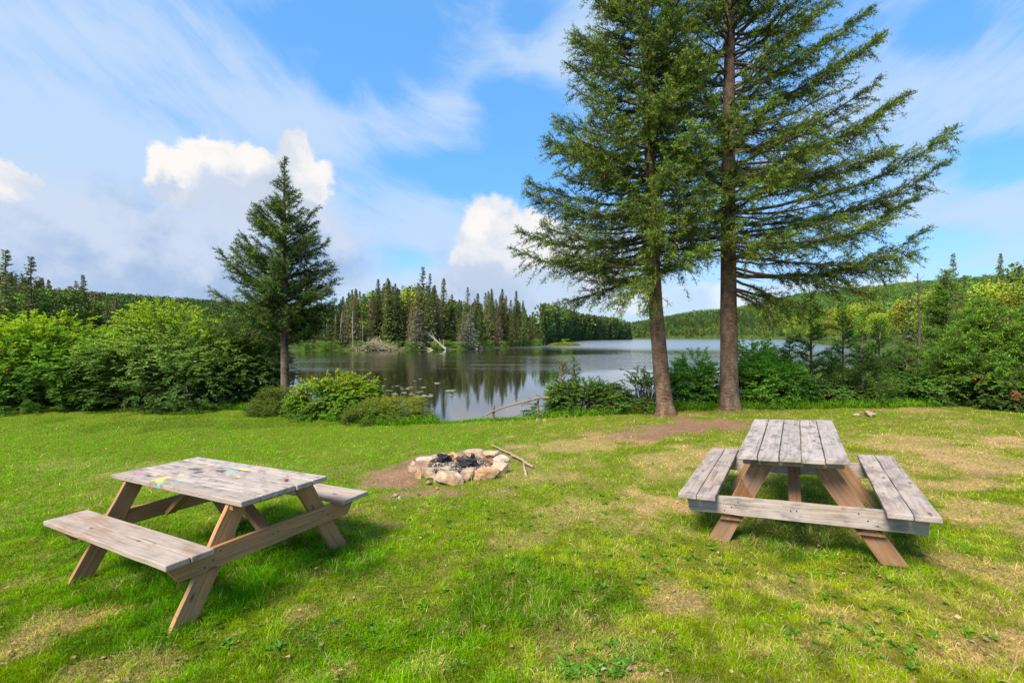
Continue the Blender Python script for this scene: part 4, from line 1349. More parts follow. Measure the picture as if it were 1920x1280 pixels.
# ------------------------------------------------------------------ broad-leaved shrubs
def shrub(u0, u1, vtop, Z, depth, n_spray, leafL, cols, label, seed, name='shrub', cat='shrub', group=None, base=None, layer=.5, stems=30, asp=.5, ragged=.35, top_light=None, topv=.35, low=0.0, spl=.32, stemc=(.11, .07, .05), skew=0.0, gap=.50, x0x1=None):
    """a shrub filling photo columns u0..u1 with its top at row vtop, standing at distance Z"""
    r = np.random.default_rng(seed)
    if x0x1: xa, xb = x0x1
    else: xa, xb = at(u0, Z), at(u1, Z)
    cx = .5 * (xa + xb); hw = .5 * (xb - xa); z0 = hz(cx, Z) if base is None else base
    H = EYE + (HOR - vtop) * Z / F - z0
    root = empty(name, (cx, Z, z0))
    tag(root, label, cat, group)
    # sprays start on limbs that fan out from the base; more of them on the outside
    n_spray = int(n_spray * 1.7)
    n = int(n_spray * 2.6)
    a = r.random(n) * 2 * np.pi; e = np.arcsin(r.uniform(-.12, 1, n)); rad = r.random(n) ** .38
    X = np.cos(a) * np.cos(e) * rad; Y = np.sin(a) * np.cos(e) * rad; Zz = np.sin(e) * rad
    X = np.sign(X) * np.abs(X) ** .8
    lump = 1 + ragged * (fbm(X * 2 + 10 + seed, Y * 2 + Zz + 10, .7, seed, 3) - .5) * 2
    P = np.stack([X * hw * .93 * lump + skew * Zz * hw, Y * depth * .5 * lump, np.clip(.08 + low + (Zz * (.86 - low)) * lump, .02, 1.06) * H], 1)
    hol = fbm(P[:, 0] * 1.0 + 40, P[:, 2] * 1.4 + P[:, 1] * .6 + 40, .42, seed + 5, 3)
    P = P[(hol > gap - .13 * (P[:, 2] / H)) & (r.random(n) < .25 + 1.4 * P[:, 2] / H)][:n_spray]
    m = len(P)
    out = nrm(P * [1, 1, .55] - [0, 0, H * .12])
    D = nrm(out + r.normal(size=(m, 3)) * .42 + np.array([0, 0, .18]) * (P[:, 2:3] / H))
    kl = 20
    s = (np.arange(kl)[None] + r.random((m, kl))) / kl
    SL = spl * r.uniform(.6, 1.25, m)
    base_p = P[:, None] + D[:, None] * (s * SL[:, None])[..., None] - np.array([0, 0, 1]) * (s ** 2 * SL[:, None] * .25)[..., None]
    sd = np.cross(D, [0, 0, 1.]); sd = nrm(sd)
    sg = np.where(np.arange(kl) % 2 == 0, 1., -1.)[None, :, None]
    LD = nrm(D[:, None] * .6 + sd[:, None] * sg + r.normal(size=(m, kl, 3)) * .38 + [0, 0, -.05])
    U = nrm(np.array([0, 0, 1.]) * (1 + layer) + out[:, None] * .5 + r.normal(size=(m, kl, 3)) * (.75 - .3 * layer))
    hh = (P[:, 2] / H)
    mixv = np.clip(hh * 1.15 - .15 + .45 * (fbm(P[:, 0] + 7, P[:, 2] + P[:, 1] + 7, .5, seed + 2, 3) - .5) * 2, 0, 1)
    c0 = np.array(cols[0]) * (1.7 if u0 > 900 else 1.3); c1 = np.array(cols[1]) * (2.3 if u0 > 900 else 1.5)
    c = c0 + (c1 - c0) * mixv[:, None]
    if top_light is not None:  # lit look of the upper sprays, painted into their leaf colour
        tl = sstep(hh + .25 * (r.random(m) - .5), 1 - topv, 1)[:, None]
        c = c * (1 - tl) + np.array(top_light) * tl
    if len(cols) > 2:
        k = r.random(m) < cols[3]
        c = np.where(k[:, None], np.array(cols[2]), c)
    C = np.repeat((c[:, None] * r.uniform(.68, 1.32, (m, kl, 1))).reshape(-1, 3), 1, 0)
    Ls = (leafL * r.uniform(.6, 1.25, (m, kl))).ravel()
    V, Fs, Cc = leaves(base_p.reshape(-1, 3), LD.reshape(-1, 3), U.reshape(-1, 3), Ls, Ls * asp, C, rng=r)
    G = Geo(); G.add(V, Fs, Cc)
    G.build('foliage', M_LEAF, root)
    # twigs under the sprays and limbs from the ground
    G = Geo()
    q = np.linspace(0, 1, 4)[None, :, None]
    TW = P[:, None] + D[:, None] * q * (SL[:, None, None]) - np.array([0, 0, 1]) * q ** 2 * SL[:, None, None] * .25
    V, Fq = tubes(TW, np.full((m, 4), .0035), 3); G.add(V, Fq, stemc)
    sel = r.choice(m, min(m, stems * 6), replace=False)
    q = np.linspace(0, 1, 9)[None, :, None]
    B0 = np.stack([P[sel, 0] * .35 + r.normal(size=len(sel)) * hw * .12, P[sel, 1] * .3, np.full(len(sel), -.08)], 1)
    Pc = B0 * .6 + P[sel] * .4; Pc[:, 2] = P[sel, 2] * .75
    LB = (1 - q) ** 2 * B0[:, None] + 2 * q * (1 - q) * Pc[:, None] + q ** 2 * P[sel][:, None]
    LB[:, 1:-1] += r.normal(size=(len(sel), 7, 3)) * .015
    V, Fq = tubes(LB, np.linspace(.014, .004, 9)[None] * r.uniform(.6, 1.4, (len(sel), 1)), 4); G.add(V, Fq, stemc)
    G.build('stems', M_TWIG, root)
    return root


YG = (.40, .54, .02)
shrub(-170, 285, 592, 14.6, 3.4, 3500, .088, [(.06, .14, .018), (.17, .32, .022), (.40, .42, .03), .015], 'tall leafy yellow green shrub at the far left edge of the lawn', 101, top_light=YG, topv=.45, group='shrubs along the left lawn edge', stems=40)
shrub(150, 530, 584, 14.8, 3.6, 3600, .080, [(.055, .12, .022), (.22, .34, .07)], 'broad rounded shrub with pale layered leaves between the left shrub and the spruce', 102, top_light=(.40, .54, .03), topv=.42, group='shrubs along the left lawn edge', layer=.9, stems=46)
shrub(395, 540, 612, 15.2, 2.4, 1100, .065, [(.035, .085, .02), (.07, .13, .025)], 'lower dark green shrub beneath the conical spruce, left of its trunk', 103, group='shrubs along the left lawn edge', base=-.75)
shrub(-420, -100, 575, 14.2, 3.2, 900, .085, [(.045, .105, .018), (.11, .20, .022)], 'leafy shrub beyond the left edge of the picture', 104, top_light=YG, group='shrubs along the left lawn edge')
shrub(540, 735, 700, 12.3, 2.0, 1900, .058, [(.055, .135, .018), (.20, .34, .022), (.50, .42, .05), .06], 'rounded yellow green shrub with orange tinged leaves right of the conical spruce trunk', 105, top_light=(.36, .46, .03), topv=.4, spl=.22, stems=18, base=-.50, group='low shrubs on the bank')
shrub(645, 820, 748, 11.2, 1.6, 1600, .034, [(.07, .145, .014), (.20, .30, .02), (.43, .38, .04), .06], 'low feathery yellow green shrub at the right end of the bank shrubs', 106, top_light=(.40, .44, .03), topv=.35, spl=.20, stems=16, asp=.28, base=-.42, layer=.1, group='low shrubs on the bank')
shrub(465, 620, 732, 12.9, 1.5, 800, .042, [(.06, .12, .015), (.13, .20, .02), (.34, .26, .05), .06], 'low brushy shrub right at the foot of the conical spruce trunk', 107, spl=.2, stems=12, asp=.33, base=-.5, layer=.1, group='low shrubs on the bank')
shrub(1000, 1190, 712, 10.9, 1.3, 1300, .050, [(.035, .085, .016), (.09, .16, .025), (.22, .12, .07), .04], 'dark leafy bush right of the branch railing', 108, spl=.22, stems=20, base=-.1, group='bushes below the big spruces')
shrub(1120, 1245, 745, 10.6, 1.1, 700, .045, [(.035, .08, .016), (.08, .15, .025), (.24, .12, .07), .05], 'low tangled bush just left of the leaning spruce trunk', 109, spl=.2, stems=14, base=.0, group='bushes below the big spruces')
shrub(1180, 1250, 690, 10.9, .9, 70, .060, [(.05, .11, .018), (.12, .2, .03)], 'thin arching leafy shoots reaching over the water left of the leaning trunk', 110, spl=.24, stems=8, base=0, gap=.1, low=.5, ragged=.6)
shrub(1262, 1352, 668, 10.9, 1.2, 560, .066, [(.055, .14, .02), (.15, .27, .035)], 'arching leafy bush between the two big spruce trunks', 111, spl=.28, stems=16, base=.1, low=.05, skew=-.25, ragged=.5, group='bushes below the big spruces')
shrub(1378, 1470, 642, 11.6, 1.1, 260, .075, [(.09, .18, .022), (.19, .30, .03)], 'light yellow green maple sapling just right of the straight spruce trunk', 112, spl=.3, stems=8, base=.1, low=.35, ragged=.6, gap=.42, name='maple_sapling', cat='sapling')
shrub(1380, 1500, 678, 11.0, 1.6, 1300, .062, [(.05, .13, .018), (.14, .27, .03)], 'dense green bush right of the straight spruce trunk', 113, spl=.26, stems=26, base=.1, group='bushes below the big spruces')
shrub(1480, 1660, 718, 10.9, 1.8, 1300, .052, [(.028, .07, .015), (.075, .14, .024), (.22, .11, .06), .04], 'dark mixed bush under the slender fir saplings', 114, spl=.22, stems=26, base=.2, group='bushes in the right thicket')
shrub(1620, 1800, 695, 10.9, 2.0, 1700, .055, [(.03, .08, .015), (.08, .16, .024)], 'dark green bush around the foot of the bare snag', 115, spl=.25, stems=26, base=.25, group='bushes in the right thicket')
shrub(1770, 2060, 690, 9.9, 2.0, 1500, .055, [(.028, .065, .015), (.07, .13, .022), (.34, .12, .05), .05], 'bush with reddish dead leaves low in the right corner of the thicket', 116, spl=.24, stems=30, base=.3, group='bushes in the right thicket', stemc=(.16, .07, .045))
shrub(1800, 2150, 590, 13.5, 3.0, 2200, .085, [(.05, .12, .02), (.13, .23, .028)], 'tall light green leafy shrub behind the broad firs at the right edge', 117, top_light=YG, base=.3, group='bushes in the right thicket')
shrub(2060, 2500, 600, 9.6, 3.0, 900, .085, [(.05, .12, .02), (.13, .23, .028)], 'leafy shrub beyond the right edge of the picture', 118, base=.3, group='bushes in the right thicket')


def edge_plants():
    """ground cover along the foot of the shrubs and down the bank"""
    r = np.random.default_rng(71)
    G = Geo()
    n = 9000
    x = r.uniform(-17, 14, n); y = near_y(x) + r.uniform(-.25, 1.3, n) ** 1.0
    open_ = (x > at(822, 10.4)) & (x < at(995, 10.4))
    k = (~open_) | (r.random(n) < .25)
    dens = fbm(x, y, .5, 6, 3)
    k &= dens > .38
    x = x[k]; y = y[k]; n = len(x); z = height(x, y)
    right = x > 1
    kk = 8
    h = r.uniform(.06, .30, n) * np.where(x < -6.4, 1.1, .8) * np.where(open_[k], .4, 1)
    base = np.stack([x, y, z], 1)
    ln = r.normal(size=(n, 2)) * .35
    tip = base + np.stack([ln[:, 0] * h, ln[:, 1] * h, h], 1)
    s = (np.arange(kk)[None] + .8) / kk
    P = base[:, None] * (1 - s[..., None]) + tip[:, None] * s[..., None]
    a = np.arange(kk)[None] * 2.4 + r.random((n, 1)) * 6
    D = np.stack([np.cos(a), np.sin(a), r.uniform(-.1, .6, (n, kk))], -1)
    U = nrm(np.array([0, 0, 1.]) + r.normal(size=D.shape) * .4)
    L = (r.uniform(.025, .06, (n, 1)) * r.uniform(.6, 1.2, (n, kk)))
    c = np.where(right[:, None], np.array([.12, .27, .015]), np.array([.12, .28, .015])) * r.uniform(.5, 1.5, (n, 1))
    C = (c[:, None] * r.uniform(.75, 1.25, (n, kk, 1))).reshape(-1, 3)
    V, Fs, Cc = leaves(P.reshape(-1, 3), D.reshape(-1, 3), U.reshape(-1, 3), L.ravel(), L.ravel() * .45, C, rng=r)
    G.add(V, Fs, Cc)
    # tall uncut blades
    n2 = 26000
    x = r.uniform(-17, 14, n2); y = near_y(x) + np.abs(r.normal(size=n2)) * .35 - .22
    open_ = (x > at(815, 10.4)) & (x < at(1000, 10.4))
    h = r.uniform(.05, .24, n2) * np.where(open_, .35, 1) * (.4 + 1.2 * fbm(x, y, .6, 8, 3))
    z = height(x, y)
    a = r.random(n2) * 6.28; le = r.uniform(.1, .7, n2)
    D = np.stack([np.cos(a) * np.sin(le), np.sin(a) * np.sin(le), np.cos(le)], 1)
    c = (np.array([.15, .34, .010]) * r.uniform(.5, 1.4, (n2, 1)))
    V, Fs, Cc = leaves(np.stack([x, y, z], 1), D, nrm(r.normal(size=D.shape)), h, np.full(n2, .011), c, rng=r)
    G.add(V, Fs, Cc)
    tag(G.build('edge_plants', M_LEAF), 'uncut grass and low leafy plants along the foot of the shrubs on the bank', 'ground cover', kind='stuff')


edge_plants()

# ------------------------------------------------------------------ distant trees
def far_conifer_mesh(name, seed, wide=.17, c0=(.034, .052, .018), c1=(.098, .110, .030), dead=0.0, levels=34, nb=12, bare=.05, trunkc=(.16, .13, .11)):
    r = np.random.default_rng(seed)
    G = Geo()
    t = np.linspace(0, 1, 6)
    V, Fq = tubes(np.stack([0 * t, 0 * t, t], 1)[None], (.013 * (1 - t) + .002)[None], 5); G.add(V, Fq, trunkc)
    z = bare + (1 - bare) * (np.arange(levels) + .5) / levels
    zz = np.repeat(z, nb) + r.normal(size=levels * nb) * .012
    az = r.random(levels * nb) * 6.283
    zz = np.clip(zz, 0, .995)
    W = 1.35 * wide * (1 - zz) ** .95 * (.5 + .5 * np.minimum(1, (zz - bare + .05) * 5)) * r.uniform(.5, 1.15, len(zz)) * (.7 + .6 * vnoise(zz * 14, az * 0 + seed, seed)) + .008
    D = np.stack([np.cos(az), np.sin(az), -.25 + .75 * zz], 1)
    k = 7
    s = (np.arange(k)[None] + .3 + .7 * r.random((len(zz), k))) / k
    P = np.stack([0 * zz, 0 * zz, zz], 1)[:, None] + D[:, None] * (W[:, None] * s)[..., None]
    keep = r.random(P.shape[:2]) > dead
    side = nrm(np.cross(D, [0, 0, 1.]))[:, None] * np.where(r.random((len(zz), k)) < .5, 1, -1)[..., None]
    LD = nrm(D[:, None] * .8 + side * .8 + r.normal(size=P.shape) * .4 - [0, 0, .25])
    U = nrm(r.normal(size=P.shape) + [0, 0, .8])
    L = .034 * r.uniform(.6, 1.5, P.shape[:2]) * (.4 + .6 * (1 - zz[:, None]))
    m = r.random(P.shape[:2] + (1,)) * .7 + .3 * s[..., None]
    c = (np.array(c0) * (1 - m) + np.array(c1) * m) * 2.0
    f = keep.ravel()
    V, Fs, C = leaves(P.reshape(-1, 3)[f], LD.reshape(-1, 3)[f], U.reshape(-1, 3)[f], L.ravel()[f], L.ravel()[f] * .5, c.reshape(-1, 3)[f], rng=r)
    G.add(V, Fs, C)
    if dead > .2:
        q = np.linspace(0, 1, 3)[None, :, None]
        B = np.stack([0 * zz, 0 * zz, zz], 1)[:, None] + D[:, None] * q * W[:, None, None]
        V, Fq = tubes(B, np.full((len(zz), 3), .0016), 3); G.add(V, Fq, trunkc)
    o = G.build(name, M_FAR)
    return o


def far_leaf_mesh(name, seed, c0, c1, wide=.32, bare=.2, n=2600, trunkc=(.33, .31, .27), lobes=11, nst=3):
    r = np.random.default_rng(seed)
    G = Geo()
    for s in range(nst):
        t = np.linspace(0, 1, 6); lean = r.normal(size=2) * .05
        V, Fq = tubes(np.stack([lean[0] * t + r.normal() * .01, lean[1] * t, t * .85], 1)[None], (.006 * (1 - t) + .0015)[None], 5); G.add(V, Fq, trunkc)
    cz = r.uniform(bare + .12, .86, lobes); ca = r.random(lobes) * 6.28; cr = wide * np.sqrt(np.clip(1 - ((cz - .5) / .55) ** 2, .05, 1)) * r.uniform(.2, .75, lobes)
    Cc = np.stack([np.cos(ca) * cr, np.sin(ca) * cr, cz], 1); Rr = r.uniform(.09, .17, lobes)
    i = r.integers(lobes, size=n)
    d = nrm(r.normal(size=(n, 3))); P = Cc[i] + d * (Rr[i] * r.random(n) ** .35)[:, None] * [1, 1, 1.15]
    U = nrm(d + r.normal(size=(n, 3)) * .7 + [0, 0, .4]); LD = nrm(r.normal(size=(n, 3)))
    L = .032 * r.uniform(.6, 1.3, n)
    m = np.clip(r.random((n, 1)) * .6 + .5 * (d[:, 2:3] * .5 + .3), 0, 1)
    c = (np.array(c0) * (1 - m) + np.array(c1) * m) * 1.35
    V, Fs, C = leaves(P, LD, U, L, L * .8, c, rng=r)
    G.add(V, Fs, C)
    return G.build(name, M_FAR)


PROTO = {}


def proto(kind):
    if kind not in PROTO:
        s = sum(map(ord, kind))
        o = {
            'g1': lambda: far_conifer_mesh('spruce_tree', s, .15), 'g2': lambda: far_conifer_mesh('spruce_tree', s, .19, levels=26),
            'g3': lambda: far_conifer_mesh('spruce_tree', s, .12, c0=(.035, .06, .018), c1=(.10, .12, .03)),
            'o1': lambda: far_conifer_mesh('spruce_tree', s, .15, c0=(.05, .06, .02), c1=(.13, .125, .045)), 'o2': lambda: far_conifer_mesh('spruce_tree', s, .12, c0=(.06, .06, .025), c1=(.15, .13, .06), dead=.2),
            'b1': lambda: far_conifer_mesh('browned_spruce', s, .13, c0=(.10, .07, .05), c1=(.20, .145, .10), dead=.35), 'd1': lambda: far_conifer_mesh('dead_spruce', s, .15, c0=(.10, .10, .07), c1=(.20, .195, .15), dead=.35, trunkc=(.35, .32, .29)),
            't1': lambda: far_conifer_mesh('tall_spruce', s, .14, dead=.15, levels=22, nb=11, bare=.22),
            'l1': lambda: far_leaf_mesh('birch_tree', s, (.08, .14, .015), (.24, .28, .02)), 'l2': lambda: far_leaf_mesh('birch_tree', s, (.09, .14, .015), (.29, .30, .025), wide=.26),
            'm1': lambda: far_leaf_mesh('leafy_tree', s, (.05, .10, .015), (.13, .20, .03), wide=.36, bare=.1, trunkc=(.2, .17, .14)), 'm2': lambda: far_leaf_mesh('leafy_tree', s, (.06, .12, .015), (.17, .26, .025), wide=.3, bare=.1, trunkc=(.2, .17, .14)),
            'w1': lambda: far_leaf_mesh('bank_bush', s, (.07, .14, .02), (.17, .28, .03), wide=.6, bare=.0, n=1400, nst=1, trunkc=(.2, .16, .12)),
        }[kind]()
        PROTO[kind] = [o, False]
    return PROTO[kind]


def plant(kind, x, y, H, label, cat, group, wx=1.0, lean=0, z=None, rot=None, r=RNG):
    p = proto(kind)
    if not p[1]:
        o = p[0]; p[1] = True
    else:
        o = p[0].copy(); COL.objects.link(o)
    o.location = (x, y, (hz(x, y) if z is None else z) - .1)
    o.scale = (H * wx, H * wx, H)
    o.rotation_euler = (lean, 0, r.random() * 6.28 if rot is None else rot)
    tag(o, label, cat, group)
    return o


def far_trees():
    r = np.random.default_rng(91)
    skyl = [(600, 575), (640, 560), (660, 540), (700, 545), (730, 525), (760, 540), (800, 520), (830, 545), (870, 560), (900, 545), (960, 552), (1000, 572), (1040, 584), (1060, 588)]
    # dense spruce wood on the point
    kinds = ['g1', 'g2', 'g3', 'o1', 'g1', 'g2', 'o2', 'b1', 'o1', 'g3']
    names = {'g': 'dark green spruce', 'o': 'olive tinged spruce', 'b': 'browned dying spruce'}

    def where(u, d, Hh):
        part = ['left end', 'left third', 'left middle', 'middle', 'right middle', 'right third', 'right end'][int(np.clip((u - 560) / 486 * 7, 0, 6))]
        row = 'at the shore' if d < 12 else 'in the second row' if d < 22 else 'deep inside'
        size = 'short ' if Hh < 10 else 'tall ' if Hh > 13.5 else 'middling '
        return size, '%s of the wooded point, %s' % (row, part)
    n = 0
    while n < 235:
        u = r.uniform(560, 1045) if n > 60 else r.uniform(560, 670)
        Y = None
        ys = np.linspace(60, 300, 481); xs_ = at(u, ys); k = np.argmax(ys > far_y(xs_))
        d = r.random() ** 1.2 * 42 + 3.5
        Z = ys[k] + d; x = at(u, Z)
        zz = hz(x, Z)
        vt = interp(skyl, u) + r.uniform(-2, 34) * (1.25 - d / 45)
        H = EYE + (HOR - vt) * Z / F - zz
        H = min(max(H, 7), 21)
        kd = kinds[r.integers(len(kinds))]
        if u < 665 and r.random() < .2: kd = 'd1'
        if kd == 'd1':
            plant(kd, x, Z, H * .85, 'grey leafless trunk among the dead trees at the left end of the wooded point', 'dead tree', 'grey dead trees on the point', r=r)
        else:
            sz, wr_ = where(u, d, H); wx_ = r.uniform(.8, 1.15)
            plant(kd, x, Z, H, sz + ('slim ' if wx_ < .97 else 'broad ') + names[kd[0]] + ' ' + wr_, 'spruce tree', {'g': 'green spruces on the point', 'o': 'olive spruces on the point', 'b': 'browned spruces on the point'}[kd[0]], wx=wx_, r=r)
        n += 1

    def one(kind, u, vt, d, label, cat, wx=1.0, group=None):
        ys = np.linspace(60, 400, 681); k = np.argmax(ys > far_y(at(u, ys)))
        Z = ys[k] + d; x = at(u, Z); zz = hz(x, Z)
        plant(kind, x, Z, EYE + (HOR - vt) * Z / F - zz, label, cat, group, wx=wx, r=r)
    one('t1', 793, 500, 14, 'tallest spruce on the point, rising above the whole wood', 'spruce tree', 1.15)
    one('t1', 806, 512, 16, 'second tallest spruce on the point, leaning against the tallest at its right', 'spruce tree', .8)
    one('g1', 832, 521, 12, 'pointed dark spruce rising right of the two tallest on the point', 'spruce tree')
    one('g1', 727, 521, 9, 'tall pointed spruce at the left of the yellow green tree on the point', 'spruce tree')
    one('g1', 709, 523, 9, 'narrow pointed spruce left of the tall pointed one on the point', 'spruce tree', .85)
    one('g2', 877, 538, 9, 'full dark spruce with feathery top at the middle right of the point', 'spruce tree', .8)
    one('g1', 922, 541, 12, 'dark pointed spruce left of two similar tops on the right half of the point', 'spruce tree', .9)
    one('g1', 942, 541, 14, 'dark pointed spruce standing above the right half of the point', 'spruce tree', .9)
    one('g1', 968, 545, 14, 'dark pointed spruce furthest right of the high tops on the point', 'spruce tree', .9)
    one('l1', 768, 536, 14, 'bright yellow green leafy tree high in the middle of the point', 'leafy tree', .85)
    one('m2', 783, 529, 15, 'round green leafy tree behind the yellow green one on the point', 'leafy tree', 1.1)
    one('m2', 692, 540, 16, 'green leafy tree behind the left spruces on the point', 'leafy tree', 1.0)
    one('m1', 850, 552, 16, 'green leafy tree behind the pointed spruce on the point', 'leafy tree', 1.1)
    one('d1', 783, 574, 2.0, 'pale grey lichened dead spruce at the water edge in the middle of the point', 'dead tree', 1.45)
    one('d1', 880, 585, 2.5, 'pale grey half dead spruce at the shore above the fallen trunks', 'dead tree', 1.7)
    one('d1', 868, 600, 2.5, 'shorter grey half dead spruce beside the shore above the fallen trunks', 'dead tree', 1.5)
    # bushes on the bank of the point
    for i in range(80):
        u = r.uniform(560, 1035); ys = np.linspace(60, 300, 481); k = np.argmax(ys > far_y(at(u, ys))); Z = ys[k] + r.uniform(.2, 3.0); x = at(u, Z)
        hb_ = r.uniform(1.2, 2.7)
        plant('w1', x, Z, hb_, ('low' if hb_ < 1.7 else 'taller') + ' bright green bush on the waterline of the wooded point, ' + ['left end', 'left third', 'left middle', 'middle', 'right middle', 'right third', 'right end'][int(np.clip((u - 560) / 476 * 7, 0, 6))], 'bush', 'bushes along the shore of the point', wx=r.uniform(1, 1.8), z=WATER_Z + .1, r=r)
    # left wood behind the shrubs
    for i in range(150):
        u = r.uniform(-160, 560) if i < 90 else r.uniform(-60, 190); Z0 = interp([(-160, 42), (0, 52), (200, 78), (400, 96), (600, 105)], u); Z = Z0 + r.random() * 34 + 6; x = at(u, Z)
        if Z < far_y(x) + 1: Z = float(far_y(x)) + r.uniform(2, 12); x = at(u, Z)
        vt = interp([(-160, 480), (0, 505), (60, 518), (120, 532), (200, 553), (300, 572), (400, 580), (560, 586)], u) + r.uniform(-4, 28)
        kd = ['g2', 'g3', 'o1', 'b1', 'o2', 'g1', 'b1', 'm1'][r.integers(8)]
        H = max(3.5, EYE + (HOR - vt) * Z / F - hz(x, Z))
        lab = {'g': 'dark green spruce in the wood beyond the left shrubs', 'o': 'olive tinged spruce in the wood beyond the left shrubs', 'b': 'browned spruce in the wood beyond the left shrubs', 'm': 'round leafy tree in the wood beyond the left shrubs'}[kd[0]]
        pos = ', ' + ['far left', 'left', 'middle', 'towards the conical spruce', 'behind the conical spruce'][int(np.clip(u / 110, 0, 4))] + (', front' if Z < Z0 + 16 else ', rear') + (', tall' if H > 11 else '')
        plant(kd, x, Z, H, lab + pos, 'leafy tree' if kd == 'm1' else 'spruce tree', lab.split(' in the')[0] + 's of the left wood', wx=r.uniform(.9, 1.3), r=r)
    for (kind, u, vt, Z, wx, lab) in (('t1', 10, 467, 60, 1.4, 'tall ragged spruce at the left edge above the shrubs'), ('t1', 58, 480, 64, 1.3, 'tall ragged spruce second from the left edge above the shrubs'),
                                  ('g1', 156, 515, 92, 1.0, 'thin pointed spruce alone on the left skyline above the shrubs'), ('t1', 143, 526, 92, 1.1, 'shorter ragged spruce left of the thin pointed one on the left skyline'),
                                  ('m1', 100, 525, 80, 1.3, 'thin crowned leafy tree on the left skyline between the ragged and the pointed spruces')):
        x = at(u, Z); plant(kind, x, Z, EYE + (HOR - vt) * Z / F - hz(x, Z), lab, 'spruce tree' if kind != 'm1' else 'leafy tree', None, wx=wx, r=r)
    # yellow green birches and spruces on the right shore
    for i in range(85):
        u = r.uniform(1482, 2050); Z = interp([(1480, 430), (1522, 255), (1606, 132), (1721, 75), (1911, 46), (2050, 40)], u) * r.uniform(1.0, 1.35)
        x = at(u, Z)
        if Z > near_y(x) - 2: continue
        vt = interp([(1395, 606), (1440, 600), (1480, 588), (1520, 575), (1600, 566), (1700, 548), (1800, 535), (1900, 520), (2050, 505)], u) + r.uniform(-4, 30)
        kd = ['l1', 'l2', 'l1', 'm2', 'l2', 'g1'][r.integers(6)] if u > 1440 else ['m2', 'g1', 'g3'][r.integers(3)]
        H = EYE + (HOR - vt) * Z / F - hz(x, Z)
        pos = ['first quarter', 'second quarter', 'third quarter', 'last quarter'][int(np.clip((u - 1482) / 120, 0, 3))] + (', front row' if Z < 1.12 * interp([(1480, 430), (1522, 255), (1606, 132), (1721, 75), (1911, 46), (2050, 40)], u) else ', back row') + (', tall' if H > 11 else '')
        lab = {'l1': 'bright yellow green birch along the right shore', 'l2': 'golden green slender birch along the right shore', 'm2': 'fresh green leafy tree along the right shore', 'g1': 'dark spruce among the birches along the right shore', 'g3': 'narrow olive spruce at the far end of the right shore'}[kd]
        plant(kd, x, Z, H, lab + ', ' + pos, 'spruce tree' if kd[0] == 'g' else 'birch tree' if kd[0] == 'l' else 'leafy tree', {'l1': 'yellow green birches', 'l2': 'golden green birches', 'm2': 'fresh green trees', 'g1': 'dark spruces', 'g3': 'olive spruces'}[kd] + ' on the right shore', wx=r.uniform(.85, 1.2), r=r)
    for (kind, u, vt, Z, wx, lab) in (('t1', 1787, 474, 46, .75, 'slim ragged topped spruce against the sky behind the tall bright fir'), ('g1', 1876, 474, 62, .65, 'very narrow dark spruce spire near the right edge against the sky'),
                                  ('g2', 1912, 498, 55, 1.1, 'dark spruce at the right edge beside the narrow spire'), ('g1', 1895, 540, 58, 1.2, 'lower dark spruce between the narrow spire and the edge spruce'),
                                  ('g1', 1808, 515, 60, .8, 'short dark spruce close to the right of the slim ragged spruce')):
        x = at(u, Z); plant(kind, x, Z, EYE + (HOR - vt) * Z / F - hz(x, Z), lab, 'spruce tree', None, wx=wx, r=r)
    # reedy bushes at the marshy right shore
    for i in range(46):
        u = r.uniform(1485, 1900); ys = np.linspace(20, 420, 1601); xs_ = at(u, ys); k = np.argmax(near_y(xs_) > ys + .2); Z = max(ys[k], 24) * r.uniform(1.0, 1.25); x = at(u, Z)
        plant('w1', x, Z, r.uniform(1.0, 2.6) * (1 if Z < 150 else 1.6), 'yellow green bush on the marshy right shore', 'bush', 'bushes on the marshy right shore', wx=r.uniform(1, 1.9), z=WATER_Z + .2, r=r)


far_trees()


def merged_wood(name, pts, label, cat, seed, conifer, k=70, lf=1.0, tone=1.0, wid=1.0):
    """many small crowns that read as one mass"""
    r = np.random.default_rng(seed)
    n = len(pts)
    P0 = pts[:, :3]; H = pts[:, 3]; con = conifer
    z = r.random((n, k)); a = r.random((n, k)) * 6.28
    # conifers: cone; leafy: ball
    rad = wid * np.where(con[:, None], .17 * (1 - z) + .01, .42 * np.sqrt(np.clip(1 - ((z - .55) / .47) ** 2, .02, 1)))
    q = r.random((n, k)) ** .3
    zz = np.where(con[:, None], z, .1 + .9 * z)
    P = P0[:, None] + np.stack([np.cos(a) * rad * q, np.sin(a) * rad * q, zz], -1) * H[:, None, None]
    D = nrm(r.normal(size=P.shape)); out = np.stack([np.cos(a), np.sin(a), (z - .4)], -1)
    U = nrm(out + r.normal(size=P.shape) * .5)
    L = lf * H[:, None] * np.where(con[:, None], .085, .12) * r.uniform(.6, 1.3, (n, k))
    base = np.where(con[:, None], np.array([.050, .090, .030]), np.array([.095, .185, .036]))
    tint = r.random((n, 1))
    base = tone * (base * (.5 + 1.0 * tint) + np.array([.06, .03, 0]) * (r.random((n, 1)) < .14))
    c = base[:, None] * r.uniform(.65, 1.35, (n, k, 1))
    V, Fs, C = leaves(P.reshape(-1, 3), D.reshape(-1, 3), U.reshape(-1, 3), L.ravel(), L.ravel() * .8, c.reshape(-1, 3), rng=r)
    G = Geo(); G.add(V, Fs, C)
    tag(G.build(name, M_WOODS), label, cat, kind='stuff')


